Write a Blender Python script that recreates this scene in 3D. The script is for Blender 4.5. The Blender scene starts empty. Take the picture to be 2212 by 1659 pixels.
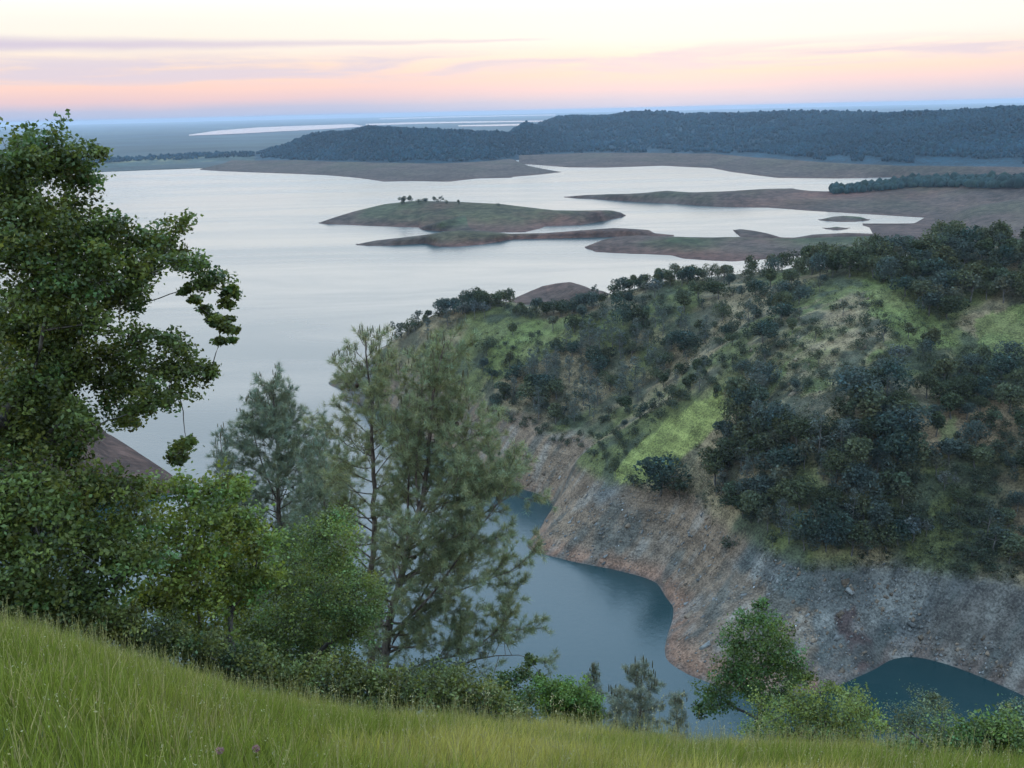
import bpy, math, random
import numpy as np
from mathutils import Vector, Matrix

rng = np.random.default_rng(11)
random.seed(11)
sc = bpy.context.scene
COL = sc.collection

# ---------------------------------------------------------------- camera
FPX, H = 1000.0, 150.0            # focal length in pixels of a 1024 wide frame, eye height above the water
PITCH, ROLL = math.radians(15.27), math.radians(1.35)
CF = np.array([0, math.cos(PITCH), -math.sin(PITCH)])
R0 = np.array([1.0, 0, 0]); U0 = np.array([0, math.sin(PITCH), math.cos(PITCH)])
CR = math.cos(ROLL) * R0 - math.sin(ROLL) * U0
CU = math.sin(ROLL) * R0 + math.cos(ROLL) * U0
EYE = np.array([0, 0, H])
cam_data = bpy.data.cameras.new('camera')
cam_data.sensor_width = 36.0
cam_data.lens = FPX * 36.0 / 1024.0
cam_data.clip_start = 0.1
cam_data.clip_end = 200000.0
cam = bpy.data.objects.new('camera', cam_data)
COL.objects.link(cam)
M = Matrix(((CR[0], CU[0], -CF[0], 0), (CR[1], CU[1], -CF[1], 0), (CR[2], CU[2], -CF[2], H), (0, 0, 0, 1)))
cam.matrix_world = M
sc.camera = cam

# ---------------------------------------------------------------- world, sun, exposure
sc.view_settings.view_transform = 'Standard'
sc.view_settings.look = 'None'
sc.view_settings.gamma = 1.0
sc.view_settings.use_curve_mapping = False
sc.view_settings.exposure = 0.0
sc.cycles.use_denoising = True
sc.cycles.max_bounces = 6
sc.cycles.transparent_max_bounces = 8
sc.cycles.volume_bounces = 0

SUN_EL, SUN_AZ = math.radians(6.0), math.radians(10.0)     # after-sunset glow: low, ahead, a little right

world = bpy.data.worlds.new('World')
sc.world = world
world.use_nodes = True
world.cycles.sampling_method = 'MANUAL'
world.cycles.sample_map_resolution = 512


class NT:
    """tiny node-tree helper"""
    def __init__(s, tree):
        s.t = tree; s.n = tree.nodes; s.l = tree.links

    def new(s, kind, **kw):
        nd = s.n.new(kind)
        for k, v in kw.items():
            setattr(nd, k, v)
        return nd

    def put(s, sock, v):
        if isinstance(v, bpy.types.NodeSocket):
            s.l.new(v, sock)
        elif v is not None:
            if hasattr(sock, 'default_value'):
                try:
                    sock.default_value = v
                except Exception:
                    sock.default_value = (*v, 1.0)

    def math(s, op, a, b=None, c=None, clamp=False):
        nd = s.new('ShaderNodeMath', operation=op, use_clamp=clamp)
        for i, v in enumerate((a, b, c)):
            if v is not None:
                s.put(nd.inputs[i], v)
        return nd.outputs[0]

    def ramp(s, fac, stops, interp='LINEAR'):
        nd = s.new('ShaderNodeValToRGB')
        cr = nd.color_ramp
        cr.interpolation = interp
        while len(cr.elements) < len(stops):
            cr.elements.new(0.5)
        for e, (p, c) in zip(cr.elements, stops):
            e.position = p
            e.color = (*c, 1.0) if len(c) == 3 else c
        s.put(nd.inputs[0], fac)
        return nd.outputs[0]

    def mix(s, fac, a, b, blend='MIX'):
        nd = s.new('ShaderNodeMix', data_type='RGBA', blend_type=blend)
        nd.clamp_factor = True
        s.put(nd.inputs[0], fac); s.put(nd.inputs[6], a); s.put(nd.inputs[7], b)
        return nd.outputs[2]

    def smooth(s, v, lo, hi, a=0.0, b=1.0):
        nd = s.new('ShaderNodeMapRange', interpolation_type='SMOOTHSTEP')
        s.put(nd.inputs[0], v)
        for i, q in enumerate((lo, hi, a, b)):
            s.put(nd.inputs[1 + i], q)
        return nd.outputs[0]

    def noise(s, vec, scale, detail=4.0, rough=0.55, dist=0.0):
        nd = s.new('ShaderNodeTexNoise')
        s.put(nd.inputs['Vector'], vec)
        nd.inputs['Scale'].default_value = scale
        nd.inputs['Detail'].default_value = detail
        nd.inputs['Roughness'].default_value = rough
        nd.inputs['Distortion'].default_value = dist
        return nd.outputs[0]

    def xyz(s, x, y, z):
        nd = s.new('ShaderNodeCombineXYZ')
        for i, v in enumerate((x, y, z)):
            s.put(nd.inputs[i], v)
        return nd.outputs[0]


w = NT(world.node_tree)
w.n.clear()
tc = w.new('ShaderNodeTexCoord')
sep = w.new('ShaderNodeSeparateXYZ')
w.l.new(tc.outputs['Generated'], sep.inputs[0])
DX, DY, DZ = sep.outputs
el = w.math('MULTIPLY', w.math('ARCSINE', DZ), 57.2958)
az = w.math('MULTIPLY', w.math('ARCTAN2', DX, DY), 57.2958)
wob = w.noise(w.xyz(w.math('MULTIPLY', az, 0.05), w.math('MULTIPLY', el, 0.25), 3.0), 1.0, 4.0)
elw = w.math('ADD', el, w.math('MULTIPLY', w.math('SUBTRACT', wob, 0.5), 1.0))
fac = w.math('SQRT', w.math('DIVIDE', w.math('MAXIMUM', elw, 0.0), 90.0))


def pe(e):
    return math.sqrt(e / 90.0)


def srgb(r, g, b):
    f = lambda c: (c / 255.0) / 12.92 if c / 255.0 <= 0.04045 else ((c / 255.0 + 0.055) / 1.055) ** 2.4
    return (f(r), f(g), f(b))


base_l = w.ramp(fac, [(0.0, srgb(160, 188, 228)), (pe(0.4), srgb(188, 196, 224)), (pe(0.9), srgb(234, 206, 212)),
                      (pe(1.6), srgb(255, 216, 205)), (pe(2.6), srgb(255, 226, 208)), (pe(3.4), srgb(255, 242, 228)),
                      (pe(4.4), srgb(254, 249, 238)), (pe(6.0), srgb(254, 252, 244)), (pe(8), srgb(255, 253, 248)), (pe(13), srgb(246, 249, 250)),
                      (pe(30), srgb(178, 216, 250)), (1.0, srgb(184, 216, 248))])
base_r = w.ramp(fac, [(0.0, srgb(166, 192, 230)), (pe(0.45), srgb(198, 204, 228)), (pe(1.2), srgb(236, 214, 220)),
                      (pe(1.9), srgb(255, 224, 212)), (pe(2.8), srgb(255, 238, 226)), (pe(3.6), srgb(255, 248, 242)),
                      (pe(4.4), srgb(255, 253, 246)), (pe(6.0), srgb(255, 254, 249)), (pe(8), srgb(255, 253, 248)), (pe(13), srgb(246, 249, 250)),
                      (pe(30), srgb(178, 216, 250)), (1.0, srgb(184, 216, 248))])
sky = w.mix(w.smooth(az, -18.0, 8.0), base_l, base_r)
# long lavender streak thinning to the right
sl = w.noise(w.xyz(w.math('MULTIPLY', az, 0.16), w.math('MULTIPLY', el, 1.2), 8.0), 1.0, 5.0, 0.6)
wd = w.smooth(az, -30.0, 4.0, 0.55, 0.10)
e0 = w.math('ADD', 3.72, w.math('MULTIPLY', w.math('SUBTRACT', sl, 0.5), 0.35))
dist1 = w.math('DIVIDE', w.math('ABSOLUTE', w.math('SUBTRACT', el, e0)), wd)
m1 = w.math('MULTIPLY', w.smooth(dist1, 0.0, 1.1, 1.0, 0.0), w.smooth(az, 0.0, 4.0, 1.0, 0.0))
m1 = w.math('MULTIPLY', m1, w.smooth(az, -26.0, 0.0, 0.95, 0.5))
sky = w.mix(m1, sky, (*srgb(216, 206, 224), 1))
# broken lavender cloud bank low over the horizon
cn = w.noise(w.xyz(w.math('MULTIPLY', az, 0.085), w.math('MULTIPLY', el, 0.95), 2.3), 1.0, 6.0, 0.55, 0.4)
band = w.math('MULTIPLY', w.smooth(el, 1.3, 2.1), w.smooth(el, 2.7, 3.6, 1.0, 0.0))
m2 = w.math('MULTIPLY', w.smooth(cn, 0.40, 0.60), band)
sky = w.mix(w.math('MULTIPLY', m2, 0.85), sky, (*srgb(222, 213, 228), 1))
gain = w.math('ADD', w.math('ADD', w.smooth(el, 4.6, 12.0, 1.0, 2.45), w.smooth(el, 13.0, 32.0, 0.0, 0.75)), w.smooth(el, 50.0, 90.0, 0.0, -0.5))
skyg = w.new('ShaderNodeVectorMath', operation='SCALE')
w.put(skyg.inputs[0], sky); w.put(skyg.inputs['Scale'], gain)
nish = w.new('ShaderNodeTexSky', sky_type='NISHITA')
nish.sun_disc = False
nish.sun_elevation = SUN_EL
nish.sun_rotation = SUN_AZ
bg1 = w.new('ShaderNodeBackground'); w.put(bg1.inputs[0], skyg.outputs[0]); bg1.inputs[1].default_value = 1.0
bg2 = w.new('ShaderNodeBackground'); w.put(bg2.inputs[0], nish.outputs[0]); bg2.inputs[1].default_value = 0.003
addb = w.new('ShaderNodeAddShader')
w.l.new(bg1.outputs[0], addb.inputs[0]); w.l.new(bg2.outputs[0], addb.inputs[1])
wo = w.new('ShaderNodeOutputWorld')
w.l.new(addb.outputs[0], wo.inputs[0])

sun_data = bpy.data.lights.new('sun', 'SUN')
sun_data.energy = 0.08
sun_data.angle = math.radians(60)
sun_data.color = (1.0, 0.9, 0.78)
sun = bpy.data.objects.new('sun', sun_data)
COL.objects.link(sun)
sd = Vector((math.sin(SUN_AZ) * math.cos(SUN_EL), math.cos(SUN_AZ) * math.cos(SUN_EL), math.sin(SUN_EL)))
sun.rotation_euler = sd.to_track_quat('Z', 'Y').to_euler()
sun.location = (0, 0, 400)

# ---------------------------------------------------------------- helpers
S = 1024.0 / 2212.0     # measured picture coordinates -> 1024 wide frame


def ray(X, Y):
    u = (np.asarray(X, float) * S - 512.0) / FPX
    v = (384.0 - np.asarray(Y, float) * S) / FPX
    return CF + u[..., None] * CR + v[..., None] * CU


def on_plane(X, Y, z=0.0):
    d = ray(X, Y)
    t = (np.asarray(z, float) - H) / d[..., 2]
    return EYE + d * t[..., None]


def at(X, Y, dist):
    """point seen at picture position X, Y at this distance along the ground"""
    d = ray(X, Y)
    t = np.asarray(dist, float) / np.hypot(d[..., 0], d[..., 1])
    return EYE + d * t[..., None]


def project(P):
    q = np.asarray(P) - EYE
    f = q @ CF
    f = np.where(f < 1e-3, 1e-3, f)
    return (512 + FPX * (q @ CR) / f) / S, (384 - FPX * (q @ CU) / f) / S


def hash2(ix, iy, seed):
    h = (ix.astype(np.int64) * 374761393 + iy.astype(np.int64) * 668265263 + seed * 974634777) & 0xFFFFFFFF
    h = ((h ^ (h >> 13)) * 1274126177) & 0xFFFFFFFF
    h = h ^ (h >> 16)
    return (h & 0xFFFFFF) / float(0xFFFFFF)


def vnoise(x, y, seed=0):
    x = np.asarray(x, float); y = np.asarray(y, float)
    ix = np.floor(x); iy = np.floor(y)
    fx = x - ix; fy = y - iy
    ix = ix.astype(np.int64); iy = iy.astype(np.int64)
    sx = fx * fx * fx * (fx * (fx * 6 - 15) + 10); sy = fy * fy * fy * (fy * (fy * 6 - 15) + 10)
    a = hash2(ix, iy, seed); b = hash2(ix + 1, iy, seed); c = hash2(ix, iy + 1, seed); d = hash2(ix + 1, iy + 1, seed)
    return (a + (b - a) * sx) * (1 - sy) + (c + (d - c) * sx) * sy


def fbm(x, y, octaves=4, seed=0, gain=0.5):
    s = 0; a = 1.0; t = 0
    for o in range(octaves):
        s = s + a * vnoise(np.asarray(x) * 2 ** o + 17.3 * o, np.asarray(y) * 2 ** o - 9.1 * o, seed + o)
        t += a; a *= gain
    return s / t - 0.5


def mesh_np(name, V, F, mat=None, col=None, smooth=True):
    """V (n,3), F (m,k) or list of arrays of faces with the same k; col (n,3) point colours"""
    V = np.asarray(V, np.float32)
    Fs = F if isinstance(F, list) else [F]
    Fs = [np.atleast_2d(np.asarray(f, np.int32)) for f in Fs if len(f)]
    me = bpy.data.meshes.new(name)
    me.vertices.add(len(V)); me.vertices.foreach_set('co', V.ravel())
    loops = np.concatenate([f.ravel() for f in Fs])
    tot = np.concatenate([np.full(len(f), f.shape[1], np.int32) for f in Fs])
    start = np.concatenate([[0], np.cumsum(tot)[:-1]]).astype(np.int32)
    me.loops.add(len(loops)); me.loops.foreach_set('vertex_index', loops)
    me.polygons.add(len(tot)); me.polygons.foreach_set('loop_start', start); me.polygons.foreach_set('loop_total', tot)
    if smooth:
        me.polygons.foreach_set('use_smooth', np.ones(len(tot), bool))
    if col is not None:
        c = np.ones((len(V), 4), np.float32); c[:, :3] = col
        a = me.color_attributes.new('Col', 'FLOAT_COLOR', 'POINT')
        a.data.foreach_set('color', c.ravel())
    me.update(calc_edges=True)
    if mat is not None:
        me.materials.append(mat)
    return me


def obj(name, me, parent=None, loc=None):
    o = bpy.data.objects.new(name, me)
    COL.objects.link(o)
    if parent is not None:
        o.parent = parent
    if loc is not None:
        o.location = loc
    return o


def structure(o):
    o['kind'] = 'structure'
    return o


def stuff(o, label, cat):
    o['kind'] = 'stuff'; o['label'] = label; o['category'] = cat
    return o


def thing(name, label, cat, loc, group=None):
    o = bpy.data.objects.new(name, None)
    COL.objects.link(o)
    o.empty_display_size = 0.3
    o.location = loc
    o['label'] = label; o['category'] = cat
    if group:
        o['group'] = group
    return o


def grid_faces(nr, nc):
    i = np.arange(nr - 1)[:, None] * nc + np.arange(nc - 1)[None, :]
    return np.stack([i, i + 1, i + nc + 1, i + nc], -1).reshape(-1, 4)


# ---------------------------------------------------------------- materials
def new_mat(name):
    m = bpy.data.materials.new(name)
    m.use_nodes = True
    t = NT(m.node_tree)
    t.n.clear()
    out = t.new('ShaderNodeOutputMaterial')
    return m, t, out


def ground_mat(name, fine=0.6, var=0.5, bump=0.4, strata=0.0, rough=0.9, tint2=None):
    """point colour broken up by grain at several sizes, with fine relief"""
    m, t, out = new_mat(name)
    at_ = t.new('ShaderNodeAttribute'); at_.attribute_name = 'Col'
    geo = t.new('ShaderNodeNewGeometry')
    pos = geo.outputs['Position']
    n1 = t.noise(pos, fine, 6.0, 0.62)
    n2 = t.noise(pos, fine * 0.13, 4.0, 0.55)
    f = t.math('ADD', t.math('MULTIPLY', n1, 0.65), t.math('MULTIPLY', n2, 0.35))
    gainv = t.smooth(f, 0.36, 0.64, 1.0 - var, 1.0 + var)
    h = n1
    if strata:
        def dot(v):
            q = t.new('ShaderNodeVectorMath', operation='DOT_PRODUCT'); t.put(q.inputs[0], pos); q.inputs[1].default_value = v
            return q.outputs['Value']
        # beds of rock dipping across the slope
        n3 = t.noise(t.xyz(t.math('MULTIPLY', dot((.78, .55, .32)), 0.05), t.math('MULTIPLY', dot((-.64, .68, .39)), 0.42), t.math('MULTIPLY', dot((0, -.5, .87)), 0.1)), 1.0, 7.0, 0.68, 0.5)
        spz = t.new('ShaderNodeSeparateXYZ'); t.put(spz.inputs[0], pos)
        nz = t.noise(t.xyz(t.math('MULTIPLY', spz.outputs[0], 0.01), t.math('MULTIPLY', spz.outputs[1], 0.01), t.math('MULTIPLY', spz.outputs[2], 0.9)), 1.0, 3.0, 0.5)
        gainv = t.math('MULTIPLY', gainv, t.smooth(nz, 0.35, 0.65, 0.85, 1.15))      # old water lines
        gainv = t.math('MULTIPLY', gainv, t.smooth(n3, 0.38, 0.62, 1.0 - strata, 1.0 + strata))
        h = t.math('ADD', t.math('MULTIPLY', n1, 0.5), n3)
    c = t.new('ShaderNodeVectorMath', operation='SCALE')
    t.put(c.inputs[0], at_.outputs['Color']); t.put(c.inputs['Scale'], gainv)
    colr = c.outputs[0]
    if tint2:
        n4 = t.noise(pos, fine * 0.35, 5.0, 0.6)
        colr = t.mix(t.smooth(n4, 0.52, 0.66, 0.0, tint2[1]), colr, (*tint2[0], 1))
    b = t.new('ShaderNodeBsdfPrincipled')
    t.put(b.inputs['Base Color'], colr)
    b.inputs['Roughness'].default_value = rough
    b.inputs['Specular IOR Level'].default_value = 0.15
    bp = t.new('ShaderNodeBump'); bp.inputs['Strength'].default_value = bump
    bp.inputs['Distance'].default_value = 0.6 / fine
    t.put(bp.inputs['Height'], h)
    t.l.new(bp.outputs[0], b.inputs['Normal'])
    t.l.new(b.outputs[0], out.inputs[0])
    return m


def leaf_mat(name, translucent=0.35, rough=0.55, spec=0.3):
    m, t, out = new_mat(name)
    at_ = t.new('ShaderNodeAttribute'); at_.attribute_name = 'Col'
    b = t.new('ShaderNodeBsdfPrincipled')
    t.put(b.inputs['Base Color'], at_.outputs['Color'])
    b.inputs['Roughness'].default_value = rough
    b.inputs['Specular IOR Level'].default_value = spec
    tr = t.new('ShaderNodeBsdfTranslucent')
    br = t.mix(1.0, at_.outputs['Color'], (1.25, 1.2, 0.7, 1), 'MULTIPLY')
    t.put(tr.inputs[0], br)
    mx = t.new('ShaderNodeMixShader'); mx.inputs[0].default_value = translucent
    t.l.new(b.outputs[0], mx.inputs[1]); t.l.new(tr.outputs[0], mx.inputs[2])
    t.l.new(mx.outputs[0], out.inputs[0])
    return m


def bark_mat(name, c1, c2, scale=12.0):
    m, t, out = new_mat(name)
    geo = t.new('ShaderNodeNewGeometry')
    mp = t.new('ShaderNodeMapping'); t.put(mp.inputs[0], geo.outputs['Position'])
    mp.inputs['Scale'].default_value = (1, 1, 0.25)
    n = t.noise(mp.outputs[0], scale, 5.0, 0.6)
    c = t.mix(t.smooth(n, 0.35, 0.65), (*c1, 1), (*c2, 1))
    b = t.new('ShaderNodeBsdfPrincipled')
    t.put(b.inputs['Base Color'], c); b.inputs['Roughness'].default_value = 0.9
    b.inputs['Specular IOR Level'].default_value = 0.1
    bp = t.new('ShaderNodeBump'); bp.inputs['Strength'].default_value = 0.6; bp.inputs['Distance'].default_value = 0.03
    t.put(bp.inputs['Height'], n); t.l.new(bp.outputs[0], b.inputs['Normal'])
    t.l.new(b.outputs[0], out.inputs[0])
    return m


MAT_HILL = ground_mat('hillside_ground', 1.6, 0.55, 0.8, 0.12)
MAT_FAR = ground_mat('far_bare_shore', 0.09, 0.50, 0.5, 0.22)
MAT_PLAIN = ground_mat('valley_plain', 0.0016, 0.45, 0.0, 0.0)
MAT_SOIL = ground_mat('grass_soil', 3.0, 0.4, 0.4, 0.0)
MAT_LEAF = leaf_mat('oak_leaves', 0.38, 0.5, 0.35)
MAT_NEEDLE = leaf_mat('pine_needles', 0.25, 0.6, 0.2)
MAT_GRASS = leaf_mat('grass_blades', 0.4, 0.6, 0.2)
MAT_HLEAF = leaf_mat('hill_foliage', 0.2, 0.7, 0.1)
MAT_FOREST = leaf_mat('far_forest', 0.1, 0.8, 0.05)
MAT_BARK = bark_mat('oak_bark', (0.035, 0.03, 0.026), (0.10, 0.09, 0.08))
MAT_PBARK = bark_mat('pine_bark', (0.05, 0.036, 0.03), (0.15, 0.115, 0.095))
MAT_HBARK = bark_mat('hill_bark', (0.05, 0.045, 0.04), (0.14, 0.13, 0.12), 3.0)
MAT_ROCK = ground_mat('rock', 1.5, 0.35, 0.5, 0.0)

# lake water
MAT_WATER, t, out = new_mat('lake_water')
geo = t.new('ShaderNodeNewGeometry')
wp = geo.outputs['Position']
b = t.new('ShaderNodeBsdfPrincipled')
nb = t.noise(wp, 0.004, 4.0, 0.5)
t.put(b.inputs['Base Color'], t.mix(nb, (0.006, 0.024, 0.026, 1), (0.008, 0.028, 0.030, 1)))
b.inputs['IOR'].default_value = 1.42
b.inputs['Specular IOR Level'].default_value = 0.5
mp = t.new('ShaderNodeMapping'); t.put(mp.inputs[0], wp)
mp.inputs['Rotation'].default_value = (0, 0, 0.35); mp.inputs['Scale'].default_value = (0.0016, 0.006, 1)
ns = t.noise(mp.outputs[0], 1.0, 5.0, 0.6, 0.5)
t.put(b.inputs['Roughness'], t.smooth(ns, 0.35, 0.65, 0.20, 0.29))
nr = t.noise(wp, 0.45, 3.0, 0.6)
bp = t.new('ShaderNodeBump'); bp.inputs['Distance'].default_value = 0.25
t.put(bp.inputs['Strength'], t.smooth(ns, 0.3, 0.7, 0.16, 0.34))
t.put(bp.inputs['Height'], nr); t.l.new(bp.outputs[0], b.inputs['Normal'])
t.l.new(b.outputs[0], out.inputs[0])

# ---------------------------------------------------------------- ground, plain, lake
R = 50000.0
a = np.linspace(0, 2 * np.pi, 97)[:-1]
V = np.concatenate([[[0, 0, -40]], np.stack([R * np.cos(a), R * np.sin(a), np.full(96, -40.0)], 1)])
F = np.stack([np.zeros(96, int), 1 + np.arange(96), 1 + (np.arange(96) + 1) % 96], 1)
structure(obj('ground', mesh_np('ground', V, F, MAT_PLAIN, np.full((97, 3), (0.06, 0.08, 0.05)))))

LX = [(-2600, -300), (2600, -300), (3600, 3300), (3600, 4600), (-2600, 3600), (-3000, 2500)]
me = mesh_np('lake', [(x, y, 0.0) for x, y in LX], [list(range(6))], MAT_WATER, None, False)
structure(obj('lake', me))

# valley plain beyond the far shore, out to the horizon
na, nrr = 160, 60
azs = np.radians(np.linspace(-65, 65, na))
rr = np.geomspace(3330, 49000, nrr)
A, Rg = np.meshgrid(azs, rr)
near = np.where(np.degrees(A) < -8, 3330, 3330 + (np.degrees(A) + 8) * 25)
Rr = Rg * (near / 3330) ** (1 - (Rg - 3330) / 45670)
PX, PY = Rr * np.sin(A), Rr * np.cos(A)
PZ = 1.0 + 6 * (fbm(PX / 900, PY / 900, 3, 5) + 0.5) * np.clip((Rg - 3330) / 2000, 0, 1)
n1 = fbm(PX / 2500, PY / 700, 4, 21) + 0.5
n2 = fbm(PX / 900, PY / 400, 3, 31) + 0.5
colp = np.array((0.018, 0.036, 0.046))[None, None] * (1 - n1[..., None]) + np.array((0.045, 0.060, 0.046)) * n1[..., None]
colp = colp * (0.6 + 0.8 * n2[..., None])
structure(obj('plain', mesh_np('plain', np.stack([PX, PY, PZ], -1).reshape(-1, 3), grid_faces(nrr, na), MAT_PLAIN, colp.reshape(-1, 3))))


# flooded fields far out on the plain, bright with the sky
def pond(label, top, bottom, cat='pond'):
    t_ = np.array(top, float); b_ = np.array(bottom, float)[::-1]
    P = np.concatenate([on_plane(t_[:, 0], t_[:, 1], 8.0), on_plane(b_[:, 0], b_[:, 1], 8.0)])
    o = obj('flooded_field', mesh_np('flooded_field', P, [list(range(len(P)))], MAT_FLOOD, None, False))
    o['label'] = label; o['category'] = cat; o['group'] = 'flooded fields on the far plain'


MAT_FLOOD, t, out = new_mat('flood_water')
b = t.new('ShaderNodeBsdfPrincipled'); b.inputs['Base Color'].default_value = (0.10, 0.13, 0.15, 1)
b.inputs['Roughness'].default_value = 0.12; b.inputs['IOR'].default_value = 1.333
t.l.new(b.outputs[0], out.inputs[0])
pond('long pale sheet of flooded fields, the nearest and widest on the hazy plain',
     [(408, 291), (470, 282), (560, 275), (640, 272), (760, 268)], [(408, 293), (520, 288.5), (600, 284), (700, 279), (790, 273)])
pond('narrow bright flooded strip running right along the plain above the wooded hill',
     [(790, 267.5), (900, 264), (1000, 262.5), (1200, 260)], [(790, 271), (900, 267.5), (1000, 265.5), (1180, 262.5)])
pond('thin pale flooded line farthest away near the horizon',
     [(820, 256), (980, 251), (1100, 249), (1200, 247)], [(820, 258), (980, 253.5), (1100, 251), (1200, 249.5)])
pond('short pale flooded patch just above the small knoll of the wooded ridge',
     [(990, 270.5), (1060, 269), (1140, 267)], [(990, 273), (1060, 272.5), (1140, 270.5)])


# ---------------------------------------------------------------- lofted land: shore line, slopes and crest
def z1(X, Y): return (X / 1.707 * .8534, Y / 1.707 * .8534)
def z2(X, Y): return ((1296 + X / 1.707) * .8534, (200 + Y / 1.707) * .8534)
def z4(X, Y): return ((700 + X / 2.212) * .8534, (400 + Y / 2.212) * .8534)
def Z(f, pts): return [f(*p) for p in pts]


def poly_at(pts, X):
    p = np.array(sorted(pts)); return np.interp(X, p[:, 0], p[:, 1])


def catmull(Pk, tq):
    """Pk (k,n,3) key rows, tq parameters 0..k-1"""
    k = len(Pk)
    ext = np.concatenate([(2 * Pk[:1] - Pk[1:2]), Pk, (2 * Pk[-1:] - Pk[-2:-1])])
    i = np.clip(np.floor(tq).astype(int), 0, k - 2)
    f = (tq - i)[:, None, None]
    p0, p1, p2, p3 = ext[i], ext[i + 1], ext[i + 2], ext[i + 3]
    return 0.5 * ((2 * p1) + (-p0 + p2) * f + (2 * p0 - 5 * p1 + 4 * p2 - p3) * f ** 2 + (-p0 + 3 * p1 - 3 * p2 + p3) * f ** 3)


def loft(front, upper, back, ncol=160, seg=7, amp=2.0, scale=60.0, seed=1, wob=0.0, edge=None):
    """front: shore polyline; upper: list of (polyline, z or [(X, z)]) towards the crest; back: metres from crest to rear shore"""
    x0 = min(p[0] for p in front); x1 = max(p[0] for p in front)
    X = np.linspace(x0, x1, ncol)
    yf = poly_at(front, X)
    Pf = on_plane(X, yf, 0.0)
    keys = [Pf]
    df = np.hypot(Pf[:, 0], Pf[:, 1])
    for pl, z in upper:
        y = np.minimum(poly_at(pl, X), poly_at(front, X) - 0.15)
        if isinstance(z, str):            # 'x1.2': that many times as far off as the shore below it
            d = df * float(z[1:])
        else:
            zz = np.full(ncol, float(z)) if np.isscalar(z) else poly_at(z, X)
            P = on_plane(X, y, zz)
            d = np.hypot(P[:, 0], P[:, 1])
        dmin = df * 1.004 + 2
        P2 = at(X, y, np.maximum(d, dmin))
        keys.append(P2)
        df = np.hypot(P2[:, 0], P2[:, 1])
    Pc = keys[-1]
    dirh = Pc[:, :2] / np.hypot(Pc[:, 0], Pc[:, 1])[:, None]
    hz = np.maximum(Pc[:, 2], 0.5)
    bk = np.minimum(back, hz * 9 + 6)[:, None]
    B = np.concatenate([Pc[:, :2] + dirh * bk * 0.5, (hz * 0.62)[:, None]], 1)
    B2 = np.concatenate([Pc[:, :2] + dirh * bk, np.full((ncol, 1), -3.0)], 1)
    dirf = Pf[:, :2] / np.hypot(Pf[:, 0], Pf[:, 1])[:, None]
    U = np.concatenate([Pf[:, :2] - dirf * 10, np.full((ncol, 1), -3.0)], 1)
    Pk = np.stack(keys + [B, B2])
    k = len(Pk)
    tq = np.linspace(0, k - 1, (k - 1) * seg + 1)
    G = catmull(Pk, tq)
    zt = np.clip(G[..., 2] / 6.0, 0, 1)
    G[..., 2] += amp * fbm(G[..., 0] / scale, G[..., 1] / scale, 4, seed) * zt
    if wob:
        n = fbm(G[..., 0] / (scale * 0.7), G[..., 1] / (scale * 0.7), 4, seed + 9)
        G[0, :, :2] += dirf * (n[0] * wob)[:, None]
    G = np.concatenate([U[None], G])
    tq = np.concatenate([[-1], tq])
    return X, tq, G


BARE = np.array((0.052, 0.036, 0.028)); BARE_RED = np.array((0.092, 0.036, 0.024))
GREENISH = np.array((0.028, 0.044, 0.016)); SHORE = np.array((0.066, 0.034, 0.028))


def land(name, label, cat, lo, colfn, mat=None, kind=None):
    X, tq, G = lo
    nr, nc = G.shape[:2]
    me = mesh_np(name, G.reshape(-1, 3), grid_faces(nr, nc), mat or MAT_FAR, colfn(G, tq).reshape(-1, 3))
    o = obj(name, me)
    if kind == 'structure' or kind is None:
        o['kind'] = 'structure'
    o['label'] = label
    return o


def bare_cols(green=0.4, zg=9.0, seed=3, red=0.5):
    def f(G, tq):
        x, y, z = G[..., 0], G[..., 1], G[..., 2]
        n = fbm(x / 90, y / 90, 4, seed) + 0.5
        n2 = fbm(x / 220, y / 160, 3, seed + 5) + 0.5
        c = BARE + (BARE_RED - BARE) * np.clip((n2 - 0.35) * 3 * red, 0, 1)[..., None]
        g = np.clip((n - 0.42) * 4, 0, 1) * np.clip((z - 1.5) / zg, 0, 1) * green
        c = c * (1 - g[..., None]) + GREENISH * g[..., None]
        s = np.clip(1 - z / 1.6, 0, 1)[..., None] * 0.6
        return c * (1 - s) + SHORE * s
    return f


# big island
fA = Z(z4, [(235, 367), (500, 380), (800, 390), (815, 401), (900, 407), (1150, 415), (1380, 415), (1475, 396), (1500, 383), (1700, 375), (1850, 350), (1955, 325)])
cA = Z(z4, [(235, 365), (330, 335), (450, 302), (600, 268), (750, 252), (1000, 255), (1250, 270), (1550, 301), (1700, 302), (1880, 299), (1925, 308), (1955, 322)])
loA = loft(fA, [(cA, [(680, 2), (760, 10), (860, 21), (960, 23), (1060, 20), (1160, 15), (1300, 12), (1355, 2)])], 220, 200, 10, 1.5, 60, 3, 3)
land('island', 'largest bare island in the lake, long crest with a few trees', 'island', loA, bare_cols(0.65, 8, 3))
# mound in front of the big island
fA2 = Z(z4, [(800, 396), (820, 404), (900, 409), (1150, 417), (1300, 417), (1390, 416), (1482, 393)])
cA2 = Z(z4, [(800, 392), (900, 362), (1000, 335), (1100, 320), (1200, 322), (1330, 345), (1420, 370), (1482, 390)])
land('headland', 'low rounded headland on the near side of the largest island', 'headland',
     loft(fA2, [(cA2, [(795, 1), (900, 9), (980, 13), (1060, 10), (1120, 1.5)])], 60, 90, 8, 1.0, 40, 5, 2), bare_cols(0.8, 6, 8))
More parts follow.
